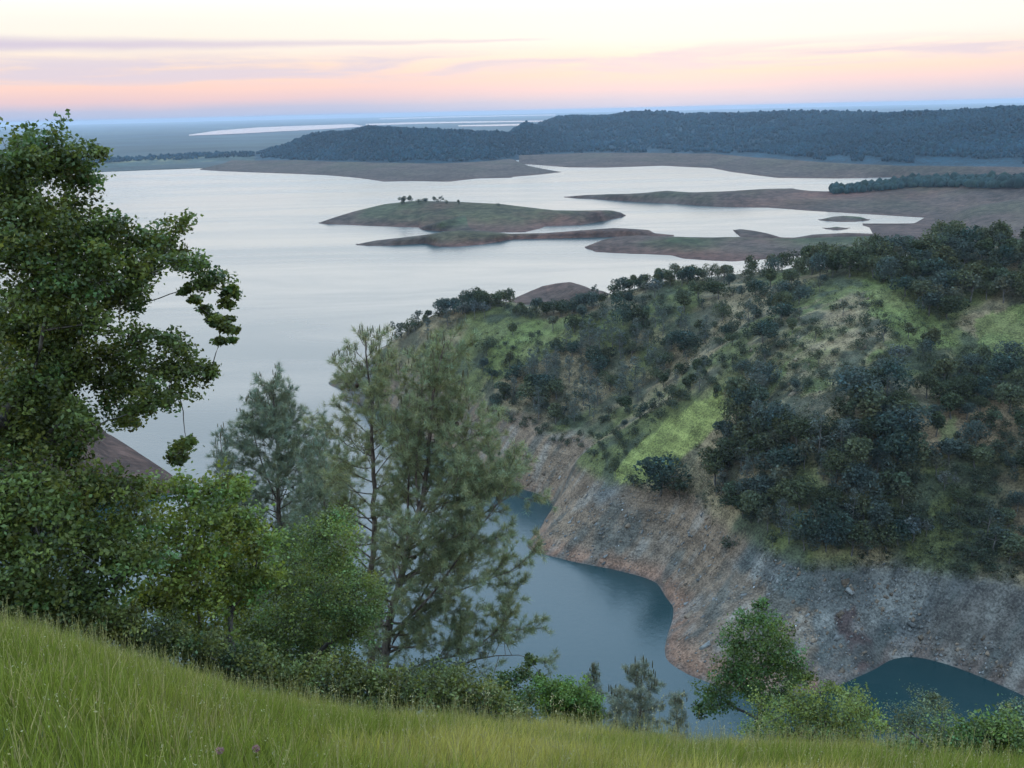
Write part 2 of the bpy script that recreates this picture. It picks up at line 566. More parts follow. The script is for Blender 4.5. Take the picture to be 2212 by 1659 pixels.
# thin island
fB = Z(z4, [(443, 489), (600, 492), (830, 478), (920, 498), (1000, 497), (1150, 485), (1320, 456), (1600, 450), (1900, 441)]) + Z(z2, [(440, 683), (600, 681), (700, 680)])
cB = Z(z4, [(443, 486), (560, 466), (700, 453), (860, 434), (950, 417), (1030, 411), (1150, 418), (1300, 430), (1500, 426), (1700, 412), (1950, 401)]) + Z(z2, [(440, 649), (590, 656), (615, 669), (700, 676)])
land('island', 'narrow bare island lying in front of the largest one', 'island',
     loft(fB, [(cB, [(765, 1), (840, 5), (930, 11), (990, 13), (1080, 8), (1200, 7), (1350, 8), (1400, 5), (1455, 1)])], 90, 200, 8, 0.6, 40, 7, 2), bare_cols(0.6, 6, 12))
# peninsula C with spits
fC = Z(z2, [(315, 731), (345, 740), (360, 748), (690, 762), (740, 776), (850, 784), (950, 788), (1090, 780), (1170, 770), (1300, 760), (1700, 760), (2100, 770)])
cC = Z(z2, [(315, 728), (400, 698), (480, 686), (560, 684), (700, 691), (860, 694), (980, 690), (1200, 700), (1400, 690), (1550, 688), (1700, 700), (2100, 712)])
land('headland', 'flat bare peninsula pointing left behind the wooded ridge', 'headland',
     loft(fC, [(cC, [(1255, 1), (1330, 8), (1450, 9), (1600, 6), (1750, 7), (2200, 10)])], 90, 180, 8, 2, 45, 9, 6), bare_cols(0.9, 6, 17, 0.6))
fC2 = Z(z2, [(955, 656), (972, 668), (985, 682), (1100, 692), (1230, 692)])
cC2 = Z(z2, [(955, 655), (985, 652), (1040, 658), (1100, 670), (1160, 686), (1230, 690)])
land('spit', 'small dark spit sticking up behind the flat peninsula', 'spit',
     loft(fC2, [(cC2, 3.0)], 60, 60, 6, 0.4, 30, 10, 2), bare_cols(0.3, 6, 19))
fC3 = Z(z2, [(1180, 694), (1300, 694), (1450, 694), (1560, 694), (1700, 700)])
cC3 = Z(z2, [(1180, 692), (1240, 685), (1300, 676), (1450, 669), (1550, 672), (1700, 690)])
land('spit', 'long dark mudbank joining the flat peninsula to the right shore', 'spit',
     loft(fC3, [(cC3, 4.0)], 80, 70, 6, 0.4, 30, 12, 2), bare_cols(0.2, 6, 23))
for nm, xs, lab in (('islet', (1322, 1548, 611, 594, 618), 'small dark green islet near the right shore, the larger of two'),
                    ('islet', (1340, 1462, 648, 641, 652), 'tiny flat islet below the other islet')):
    xa, xb, ym, yt, yb = xs
    f_ = Z(z2, [(xa, ym), ((xa * .6 + xb * .4), yb), ((xa * .3 + xb * .7), yb - .5), (xb, ym)])
    c_ = Z(z2, [(xa, ym - 1), ((xa * .7 + xb * .3), yt + 3), ((xa + xb) / 2, yt), ((xa * .2 + xb * .8), yt + 4), (xb, ym - 1)])
    land(nm, lab, 'islet', loft(f_, [(c_, 3.0)], 40, 50, 6, 0.3, 20, 14, 1), bare_cols(1.6, 2, 29))
# right shore flats
fD = Z(z2, [(1515, 632), (1545, 642), (1560, 672), (1600, 700), (1800, 730), (2212, 760), (2600, 770)])
cD1 = Z(z2, [(1515, 628), (1600, 632), (1740, 630), (1790, 604), (2000, 640), (2212, 650), (2600, 650)])
cD2 = Z(z2, [(1515, 626), (1740, 627), (1785, 600), (1830, 580), (1900, 562), (2000, 552), (2100, 540), (2212, 520), (2600, 500)])
land('shore', 'pale bare shore flats sloping up at the right edge', 'shore',
     loft(fD, [(cD1, [(2010, 1), (2050, 3), (2100, 12), (2212, 18), (2500, 25)]), (cD2, [(2005, 1.5), (2040, 4), (2120, 18), (2212, 26), (2500, 40)])], 200, 110, 7, 3, 60, 15, 6), bare_cols(0.35, 12, 31, 0.2))
# long bare peninsula with a wood on its right end
fE = Z(z2, [(225, 512), (450, 525), (720, 540), (870, 552), (1100, 556), (1370, 575), (1560, 586), (1790, 600), (2000, 620), (2212, 640), (2600, 660)])
cE = Z(z2, [(225, 510), (350, 502), (500, 500), (670, 487), (800, 494), (960, 489), (1100, 478), (1210, 478), (1290, 489), (1360, 490), (1500, 478), (1740, 452), (2000, 450), (2212, 450), (2600, 440)])
loE = loft(fE, [(cE, [(1215, 1), (1300, 6), (1420, 14), (1600, 17), (1700, 15), (1780, 11), (1900, 17), (2050, 24), (2212, 34), (2500, 40)])], 260, 220, 9, 2.5, 60, 18, 6)
land('headland', 'long bare peninsula with dark wood on its right end', 'headland', loE, bare_cols(0.45, 10, 37))
# middle wooded hill
fF = Z(z1, [(865, 734), (1000, 742), (1200, 748), (1400, 757), (1560, 770), (1660, 785), (1800, 783), (1940, 785), (2060, 772), (2212, 768)]) + Z(z2, [(0, 423), (100, 415), (212, 403)])
mF = Z(z1, [(865, 730), (960, 708), (1000, 694), (1300, 695), (1600, 705), (1900, 708), (2100, 700), (2212, 690)]) + Z(z2, [(70, 378), (130, 389), (212, 402)])
loF = loft(fF, [(mF, [(430, 2), (500, 16), (700, 20), (1000, 20), (1100, 14), (1205, 1)])], 60, 220, 9, 3, 110, 21, 25)
land('shore', 'bare shore band at the foot of the middle wooded hill', 'shore', loF, bare_cols(0.25, 12, 41, 0.0))
hF0 = Z(z1, [(975, 700), (1300, 706), (1600, 716), (1900, 718), (2140, 706), (2212, 692)]) + Z(z2, [(100, 346), (330, 334), (430, 330)])
hF1 = Z(z1, [(975, 693), (1100, 668), (1280, 612), (1450, 583), (1600, 563), (1800, 566), (2000, 576), (2190, 584)]) + Z(z2, [(15, 226), (55, 200), (100, 216), (200, 245), (300, 280), (430, 326)])
loFh = loft(hF0, [(hF1, 'x1.17')], 700, 200, 14, 26, 230, 24)
# plateau hill farther right (behind) and the nearer dark hill on the right
fG = Z(z2, [(30, 366), (120, 372), (250, 382), (400, 383), (650, 375), (860, 385), (950, 402), (1150, 428), (1400, 430), (1640, 426), (1740, 436), (2000, 440), (2212, 445), (2700, 450)])
mG = Z(z2, [(30, 330), (280, 322), (600, 322), (860, 324), (1000, 337), (1340, 362), (1700, 377), (2212, 382), (2700, 385)])
loG = loft(fG, [(mG, [(1115, 18), (1400, 20), (1700, 20), (2500, 22)])], 60, 220, 8, 3, 140, 27, 20)
land('shore', 'bare reddish shore band below the right wooded hills', 'shore', loG, bare_cols(0.2, 12, 43, 0.1))
hG0 = Z(z2, [(-120, 330), (60, 340), (280, 335), (600, 335), (860, 338), (1400, 350), (2212, 350), (2700, 350)])
hG1 = Z(z2, [(-120, 326), (60, 225), (110, 205), (150, 188), (200, 168), (400, 162), (700, 160), (1100, 157), (1500, 160), (1900, 157), (2212, 150), (2700, 150)])
loGh = loft(hG0, [(hG1, 'x1.42')], 900, 240, 14, 34, 320, 33)
hR0 = Z(z2, [(800, 335), (860, 332), (1000, 343), (1340, 368), (1700, 382), (2212, 388), (2700, 390)])
hR1 = Z(z2, [(800, 322), (900, 275), (1000, 245), (1100, 225), (1300, 195), (1500, 178), (1700, 165), (1900, 157), (2100, 142), (2212, 138), (2700, 120)])
loRh = loft(hR0, [(hR1, 'x1.34')], 800, 220, 14, 30, 260, 36)
FORESTG = np.array((0.006, 0.026, 0.038))


def wood_cols(G, tq):
    n = fbm(G[..., 0] / 150, G[..., 1] / 150, 4, 51) + 0.5
    return FORESTG * (0.7 + 0.7 * n[..., None])


land('hill', 'middle wooded hill across the lake', 'hill', loFh, wood_cols)
land('hill', 'farthest long wooded plateau on the right', 'hill', loGh, wood_cols)
land('hill', 'nearer dark wooded hill at the far right', 'hill', loRh, wood_cols)
# low far left shore
fL = Z(z1, [(-300, 800), (200, 755), (430, 734), (640, 719), (800, 712), (965, 700), (1100, 700)])
cL = Z(z1, [(-300, 740), (200, 705), (450, 692), (700, 678), (850, 668), (1000, 665), (1100, 662)])
loL = loft(fL, [(cL, 12.0)], 500, 120, 7, 3, 160, 55, 15)


def left_cols(G, tq):
    n = fbm(G[..., 0] / 260, G[..., 1] / 120, 4, 57) + 0.5
    g = np.clip((n - 0.5) * 6, 0, 1)[..., None]
    return np.array((0.032, 0.05, 0.045)) * (1 - g) + np.array((0.13, 0.12, 0.06)) * g


land('shore', 'low dark far shore at the left end of the lake', 'shore', loL, left_cols)
# red hump behind the near ridge
fI = Z(z4, [(1250, 850), (1480, 850), (1720, 850), (1900, 850)])
cI = Z(z4, [(1250, 835), (1340, 795), (1420, 757), (1490, 729), (1560, 719), (1640, 721), (1720, 742), (1900, 800)])
land('headland', 'rusty bare hump showing just behind the ridge trees', 'headland',
     loft(fI, [(cI, [(1180, 3), (1240, 10), (1300, 14), (1340, 14), (1400, 8)])], 90, 80, 9, 2, 25, 58, 3), bare_cols(0.05, 12, 61, 1.0))
# bare bank low on the left behind the oaks
fH = [(-200, 1010), (0, 1060), (250, 1075), (400, 1060)]
cH = [(-200, 720), (0, 800), (60, 840), (130, 905), (170, 962), (240, 1012), (310, 1030), (370, 1044), (400, 1054)]
land('headland', 'bare reddish bank low on the left, seen between the oak leaves', 'headland',
     loft(fH, [(cH, [(-200, 55), (0, 46), (130, 36), (200, 25), (300, 14), (400, 3)])], 200, 120, 14, 1.2, 30, 63, 4), bare_cols(0.1, 20, 67, 0.5))

# ---------------------------------------------------------------- opposite hillside
cp = []
shore_pts = [(712, 823), (745, 842), (820, 880), (900, 930), (1000, 990), (1060, 1022), (1110, 1040), (1150, 1062), (1205, 1096),
             (1170, 1140), (1136, 1187), (1190, 1200), (1250, 1215), (1310, 1226), (1360, 1240), (1418, 1258), (1432, 1285), (1455, 1310), (1450, 1350),
             (1436, 1402), (1446, 1430), (1490, 1456), (1560, 1482), (1650, 1500), (1760, 1498), (1850, 1464), (1900, 1440),
             (1960, 1415), (2030, 1428), (2120, 1462), (2212, 1502), (2330, 1560), (2450, 1640)]
for p in shore_pts:
    q = on_plane(np.array(p[0]), np.array(p[1]), 0.0)
    cp.append((*q[:2], 0.0))
for X, Y, d in [(800, 790, 535), (860, 768, 520), (920, 728, 512), (1000, 692, 505), (1130, 682, 500), (1280, 660, 492), (1350, 641, 490), (1420, 622, 488),
                (1500, 617, 482), (1600, 612, 474), (1700, 606, 462), (1800, 588, 452), (1900, 576, 444), (2040, 566, 436), (2212, 568, 428), (2400, 568, 420),
                (1300, 870, 408), (1200, 900, 415), (1400, 830, 415), (1100, 880, 428), (1500, 780, 405), (1200, 780, 448), (1350, 740, 440), (1060, 800, 458), (1000, 790, 475)]:
    q = at(np.array(float(X)), np.array(float(Y)), d); cp.append(tuple(q))
for X, Y, z in [(1340, 1035, 20), (1450, 922, 36), (1550, 842, 50), (1650, 790, 60), (1800, 720, 70), (1900, 660, 76),
                (1500, 1080, 20), (1620, 1150, 22), (1750, 1215, 21), (1900, 1215, 20), (2060, 1240, 20), (2212, 1260, 20), (2350, 1300, 22),
                (1720, 1060, 37), (1650, 950, 46), (1850, 950, 50), (2000, 900, 54), (2200, 800, 62), (2000, 1080, 36), (2200, 1050, 40), (1950, 1300, 11),
                (2050, 760, 66), (2212, 640, 80), (1780, 850, 58), (2400, 900, 60), (1230, 1010, 17), (748, 818, 4), (790, 800, 11), (1130, 960, 16), (1330, 1110, 13), (1280, 960, 18)]:
    q = on_plane(np.array(float(X)), np.array(float(Y)), z); cp.append(tuple(q))
# rear of the ridge falling away, and the bed under the water
for X, Y, d, z in [(712, 823, 585, -6), (800, 790, 600, -6), (920, 728, 600, 0), (1130, 682, 600, 5), (1350, 632, 600, 15), (1600, 597, 590, 35), (1900, 547, 560, 55), (2212, 540, 540, 62), (2500, 540, 540, 62),
                   (1130, 682, 680, -10), (1500, 600, 680, -8), (1900, 547, 680, 10), (2300, 540, 680, 30), (712, 823, 500, -10), (900, 950, 380, -10), (1100, 1150, 320, -9), (1150, 1300, 270, -10), (1300, 1350, 260, -10), (1400, 1500, 225, -10), (1950, 1500, 225, -8), (2250, 1600, 205, -8)]:
    q = at(np.array(float(X)), np.array(float(Y)), d); cp.append((q[0], q[1], z))
cp = np.array(cp)


def tps(r2):
    return np.where(r2 > 1e-9, 0.5 * r2 * np.log(np.maximum(r2, 1e-9)), 0.0)


cs = 100.0
c2 = cp[:, :2] / cs
n = len(cp)
Kmat = tps(((c2[:, None] - c2[None]) ** 2).sum(-1)) + np.eye(n) * 0.004
Pm = np.concatenate([np.ones((n, 1)), c2], 1)
A_ = np.block([[Kmat, Pm], [Pm.T, np.zeros((3, 3))]])
sol = np.linalg.solve(A_, np.concatenate([cp[:, 2], np.zeros(3)]))


def hill_z(x, y):
    x = np.asarray(x, float); y = np.asarray(y, float)
    sh = x.shape
    q = np.stack([x.ravel(), y.ravel()], 1) / cs
    r = np.empty(len(q))
    for i in range(0, len(q), 20000):
        qq = q[i:i + 20000]
        r[i:i + 20000] = tps(((qq[:, None] - c2[None]) ** 2).sum(-1)) @ sol[:n] + sol[n] + qq @ sol[n + 1:]
    z = r.reshape(sh)
    amp = np.clip(z / 12.0, 0.12, 1.0)
    z = z + amp * (5.0 * fbm(x / 42, y / 42, 3, 71) + 2.2 * np.abs(fbm((x * .8 + y * .6) / 14, (y * .8 - x * .6) / 30, 3, 73)) * 1.5)
    z = z + np.clip(z / 3, 0.1, 1) * (1.0 * np.abs(fbm((x * .65 - y * .75) / 6.5, (x * .75 + y * .65) / 24.0, 3, 79)) * 2 + 0.9 * fbm(x / 7.0, y / 7.0, 2, 80) + 0.5 * np.abs(fbm((x * .6 - y * .8 + z * .9) / 3.4, (x * .8 + y * .6) / 16.0, 2, 84)) * 2)
    return z


GS = 1.4
gx = np.arange(-170, 420.1, GS); gy = np.arange(205, 640.1, GS)
GX, GY = np.meshgrid(gx, gy)
GZ = hill_z(GX, GY)


def hill_lookup(x, y):
    fx = np.clip((np.asarray(x) - gx[0]) / GS, 0, len(gx) - 1.001); fy = np.clip((np.asarray(y) - gy[0]) / GS, 0, len(gy) - 1.001)
    i = fx.astype(int); j = fy.astype(int); fx = fx - i; fy = fy - j
    return (GZ[j, i] * (1 - fx) + GZ[j, i + 1] * fx) * (1 - fy) + (GZ[j + 1, i] * (1 - fx) + GZ[j + 1, i + 1] * fx) * fy


def hill_hit(X, Y):
    """where the line of sight through picture positions meets the opposite hillside (nan if it misses)"""
    d = ray(np.asarray(X, float), np.asarray(Y, float))
    d = d / np.hypot(d[..., 0], d[..., 1])[..., None]
    ts = np.arange(215, 640, 1.0)
    P = EYE + d[:, None, :] * ts[None, :, None]
    zt = hill_lookup(P[..., 0], P[..., 1])
    inside = (P[..., 0] > gx[0]) & (P[..., 0] < gx[-1])
    hit = (P[..., 2] < zt) & inside
    k = hit.argmax(1)
    ok = hit.any(1)
    out = P[np.arange(len(k)), k]
    out[:, 2] = hill_lookup(out[:, 0], out[:, 1])
    out[~ok] = np.nan
    return out


def in_poly(px, py, poly):
    px = np.asarray(px); py = np.asarray(py)
    r = np.zeros(px.shape, bool)
    j = len(poly) - 1
    for i in range(len(poly)):
        xi, yi = poly[i]; xj, yj = poly[j]
        c = ((yi > py) != (yj > py)) & (px < (xj - xi) * (py - yi) / (yj - yi + 1e-12) + xi)
        r ^= c
        j = i
    return r


HX, HY = project(np.stack([GX, GY, GZ], -1))
HX = HX + 32 * fbm(GX / 9, GY / 9, 4, 85); HY = HY + 32 * fbm(GX / 9, GY / 9, 4, 86)     # ragged edges for every patch of ground
zb = 20.5 + 7.0 * fbm(GX / 30, GY / 30, 3, 81)
na_ = fbm(GX / 25, GY / 25, 4, 83) + 0.5
nb_ = fbm(GX / 9, GY / 9, 3, 87) + 0.5
nd_ = fbm((GX * .6 - GY * .8) / 5, (GX * .8 + GY * .6) / 13, 4, 89) + 0.5
GRASS = np.array((0.074, 0.080, 0.029)); GRASS_Y = np.array((0.145, 0.156, 0.046)); TAN = np.array((0.165, 0.122, 0.072)); DARKSC = np.array((0.030, 0.036, 0.025))
SCREE_G = np.array((0.074, 0.073, 0.066)); SCREE_B = np.array((0.120, 0.084, 0.056)); RED = np.array((0.165, 0.085, 0.054)); DRED = np.array((0.048, 0.030, 0.027))


def lerp(a, b, f):
    return a * (1 - f[..., None]) + b * f[..., None]


sm = lambda v, lo, hi: np.clip((v - lo) / (hi - lo), 0, 1) ** 2 * (3 - 2 * np.clip((v - lo) / (hi - lo), 0, 1))
up = lerp(np.broadcast_to(GRASS, GX.shape + (3,)), TAN, sm(na_, 0.44, 0.62) * 0.85)
up = lerp(up, DARKSC, sm(nb_, 0.50, 0.68) * 0.75)
outcrop = in_poly(HX, HY, [(1620, 720), (1760, 640), (1890, 640), (1920, 760), (1860, 900), (1790, 960), (1640, 1000), (1580, 900)])
oc = outcrop * 1.0
up = lerp(up, TAN * 1.15, oc * 0.55 * sm(nd_, 0.38, 0.5)); up = lerp(up, DARKSC, oc * sm(nd_, 0.52, 0.62) * 0.8)
rs = in_poly(HX, HY, [(1990, 880), (2300, 800), (2300, 1230), (2040, 1180)]) * 1.0
up = lerp(up, TAN * np.array((1.05, 0.85, 0.8)), rs * 0.45 * sm(na_, 0.4, 0.6))
gr = in_poly(HX, HY, [(1870, 590), (1960, 600), (2040, 700), (2060, 760), (1960, 740), (1880, 680)]) | in_poly(HX, HY, [(1050, 750), (1150, 690), (1250, 680), (1330, 690), (1230, 740), (1130, 800), (1060, 830)]) | in_poly(HX, HY, [(2110, 690), (2240, 650), (2240, 760), (2120, 780)])
up = lerp(up, np.array((0.092, 0.108, 0.033)), gr * 0.75)
spur = in_poly(HX, HY, [(1330, 1010), (1555, 825), (1575, 900), (1500, 975), (1420, 1045), (1340, 1045)])
up = lerp(up, GRASS_Y, spur * (0.75 + 0.2 * na_))
gap = in_poly(HX, HY, [(1680, 1050), (1760, 1010), (1785, 1075), (1700, 1110)]) | in_poly(HX, HY, [(2030, 930), (2060, 900), (2070, 960), (2045, 990)])
up = lerp(up, np.array((0.11, 0.115, 0.045)), gap * 0.7)
low = lerp(np.broadcast_to(SCREE_G, GX.shape + (3,)), SCREE_B, sm(fbm(GX / 38, GY / 38, 3, 91) + 0.5, 0.36, 0.52))
brown = in_poly(HX, HY, [(1120, 1200), (1220, 1100), (1400, 1120), (1480, 1200), (1620, 1240), (1760, 1320), (1780, 1500), (1430, 1500), (1420, 1260)]) * 1.0
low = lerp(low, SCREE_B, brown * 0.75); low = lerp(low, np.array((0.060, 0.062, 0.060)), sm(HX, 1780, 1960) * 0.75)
low = lerp(low, RED, sm(GZ + 3 * (na_ - 0.5), 6.0, 1.0) * 0.7 * (0.35 + 0.65 * brown))
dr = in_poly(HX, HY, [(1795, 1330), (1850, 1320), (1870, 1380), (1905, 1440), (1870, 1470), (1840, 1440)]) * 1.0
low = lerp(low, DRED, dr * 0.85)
low = lerp(low, np.array((0.05, 0.04, 0.036)), sm(GZ, 0.9, 0.2) * 0.6)
low = lerp(low, np.array((0.045, 0.052, 0.047)), sm(nd_, 0.55, 0.68) * 0.6)
low = lerp(low, np.array((0.165, 0.155, 0.135)), sm(nd_, 0.40, 0.28) * 0.45)
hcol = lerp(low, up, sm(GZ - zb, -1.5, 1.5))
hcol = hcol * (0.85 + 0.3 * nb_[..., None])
keep = GZ > -7
idx = grid_faces(len(gy), len(gx))
kf = keep.ravel()[idx].any(1)
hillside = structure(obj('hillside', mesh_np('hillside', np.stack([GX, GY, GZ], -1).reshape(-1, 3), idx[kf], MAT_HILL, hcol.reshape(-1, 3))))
hillside['label'] = 'opposite hillside of grass, scrub and rock above a bare grey shore'

# ---------------------------------------------------------------- near hillside under the camera
GK = 0.0067
EDGE = np.array([(-300, 1262), (0, 1336), (150, 1362), (300, 1412), (500, 1478), (800, 1528), (1100, 1560), (1500, 1594), (1900, 1606), (2212, 1612), (2500, 1618)], float)
_r = ray(EDGE[:, 0], EDGE[:, 1])
EDGE_AZ = np.degrees(np.arctan2(_r[:, 0], _r[:, 1]))
EDGE_S = -_r[:, 2] / np.hypot(_r[:, 0], _r[:, 1]) - 0.19
EDGE_AZ = np.concatenate([[-180, -110], EDGE_AZ, [110, 180]]); EDGE_S = np.concatenate([[-0.40, -0.05], EDGE_S, [0.1, -0.40]])


def near_z(x, y):
    x = np.asarray(x, float); y = np.asarray(y, float)
    d = np.hypot(x, y) + 1e-6
    s0 = np.interp(np.degrees(np.arctan2(x, y)), EDGE_AZ, EDGE_S)
    dc = 17.5
    drop = 1.7 + s0 * d + np.where(d < dc, GK * d * d, GK * dc * dc + 2 * GK * dc * (d - dc))
    drop = np.where(s0 < -0.05, 1.7 + s0 * np.minimum(d, 60) + np.minimum(GK * d * d, 2), drop)
    return H - drop + 0.25 * fbm(x / 3.0, y / 3.0, 3, 95) * np.clip(d / 5, 0, 1) + 2.5 * fbm(x / 30, y / 30, 3, 97) * np.clip((d - 25) / 30, 0, 1)


rr = np.concatenate([np.linspace(0.4, 26, 90), np.geomspace(26.6, 330, 60)])
aa = np.radians(np.linspace(-180, 180, 241))
AA, RR = np.meshgrid(aa, rr)
NX, NY = RR * np.sin(AA), RR * np.cos(AA)
NZ = near_z(NX, NY)
nn = fbm(NX / 2.5, NY / 2.5, 4, 99) + 0.5
ncol_ = lerp(np.broadcast_to(np.array((0.06, 0.075, 0.02)), NX.shape + (3,)), np.array((0.10, 0.085, 0.04)), sm(nn, 0.4, 0.65))
slope = structure(obj('grassy_slope', mesh_np('grassy_slope', np.stack([NX, NY, NZ], -1).reshape(-1, 3), grid_faces(len(rr), len(aa)), MAT_SOIL, ncol_.reshape(-1, 3))))
slope['label'] = 'grassy hillside in the foreground'

# ---------------------------------------------------------------- tree building
def part_stuff(o):
    o['kind'] = 'stuff'
    return o


class Geo:
    """collects tubes, leaves and needles as arrays"""
    def __init__(s):
        s.V = []; s.Q = []; s.T = []; s.C = []; s.n = 0

    def add(s, V, Q=None, T=None, C=None):
        V = np.asarray(V, float).reshape(-1, 3)
        s.V.append(V)
        if Q is not None and len(Q): s.Q.append(np.asarray(Q) + s.n)
        if T is not None and len(T): s.T.append(np.asarray(T) + s.n)
        if C is not None: s.C.append(np.broadcast_to(C, V.shape))
        s.n += len(V)

    def tube(s, pts, radii, k=6, col=None):
        P = np.asarray(pts, float); r = np.asarray(radii, float)
        m = len(P)
        T = np.gradient(P, axis=0); T /= np.linalg.norm(T, axis=1)[:, None] + 1e-9
        ref = np.where(np.abs(T[:, 2:3]) > 0.9, np.array([[1.0, 0, 0]]), np.array([[0, 0, 1.0]]))
        Nn = np.cross(T, ref); Nn /= np.linalg.norm(Nn, axis=1)[:, None] + 1e-9
        B = np.cross(T, Nn)
        th = np.linspace(0, 2 * np.pi, k, endpoint=False)
        V = P[:, None] + r[:, None, None] * (np.cos(th)[None, :, None] * Nn[:, None] + np.sin(th)[None, :, None] * B[:, None])
        i = np.arange(m - 1)[:, None] * k; j = np.arange(k)[None]
        Q = np.stack([i + j, i + (j + 1) % k, i + k + (j + 1) % k, i + k + j], -1).reshape(-1, 4)
        s.add(V.reshape(-1, 3), Q, None, None if col is None else col)

    def leaves(s, C, L, W, rg, col, droop=0.0, axis=None):
        """diamond leaves at centres C"""
        m = len(C)
        d = rg.normal(size=(m, 3)); d[:, 2] = d[:, 2] * 0.7 - droop
        if axis is not None: d = d * 0.6 + axis
        d /= np.linalg.norm(d, axis=1)[:, None]
        q = rg.normal(size=(m, 3)); sd = np.cross(d, q); sd /= np.linalg.norm(sd, axis=1)[:, None] + 1e-9
        nm = np.cross(d, sd)
        L = np.asarray(L)[:, None] if np.ndim(L) else L
        W = np.asarray(W)[:, None] if np.ndim(W) else W
        a = C - d * L * .5; bq = C + sd * W * .5 + nm * L * .06; c = C + d * L * .5; e = C - sd * W * .5 + nm * L * .06
        V = np.stack([a, bq, c, e], 1).reshape(-1, 3)
        Q = np.arange(m * 4).reshape(-1, 4)
        s.add(V, Q, None, np.repeat(col, 4, 0))

    def needles(s, C, D, L, W, rg, col):
        """thin three-cornered needles at C pointing along D"""
        m = len(C)
        q = rg.normal(size=(m, 3)); sd = np.cross(D, q); sd /= np.linalg.norm(sd, axis=1)[:, None] + 1e-9
        V = np.stack([C + sd * W * .5, C - sd * W * .5, C + D * np.asarray(L)[:, None]], 1).reshape(-1, 3)
        s.add(V, None, np.arange(m * 3).reshape(-1, 3), np.repeat(col, 3, 0))

    def mesh(s, name, mat, origin=(0, 0, 0), smooth=True):
        V = np.concatenate(s.V) - np.asarray(origin)
        F = []
        if s.Q: F.append(np.concatenate(s.Q))
        if s.T: F.append(np.concatenate(s.T))
        C = np.concatenate(s.C) if s.C else None
        return mesh_np(name, V, F, mat, C, smooth)


def bend(p, q, rg, sag=0.12, m=6):
    """a crooked line from p to q"""
    p = np.asarray(p, float); q = np.asarray(q, float)
    t_ = np.linspace(0, 1, m)[:, None]
    L = np.linalg.norm(q - p)
    o = rg.normal(size=3) * L * sag; o[2] = abs(o[2]) * 0.6
    o2 = rg.normal(size=3) * L * sag * .4
    return p + (q - p) * t_ + o * (4 * t_ * (1 - t_)) * .7 + o2 * np.sin(t_ * np.pi * 2)


def tint(base, m, rg, v=0.25, warm=0.12):
    base = np.asarray(base)
    k = 1 + rg.normal(size=(m, 1)) * v
    h = rg.normal(size=(m, 1)) * warm
    c = base * np.clip(k, 0.4, 1.9) * np.concatenate([1 + h, np.ones((m, 1)), 1 - h], 1)
    return np.clip(c, 0.004, 0.6)


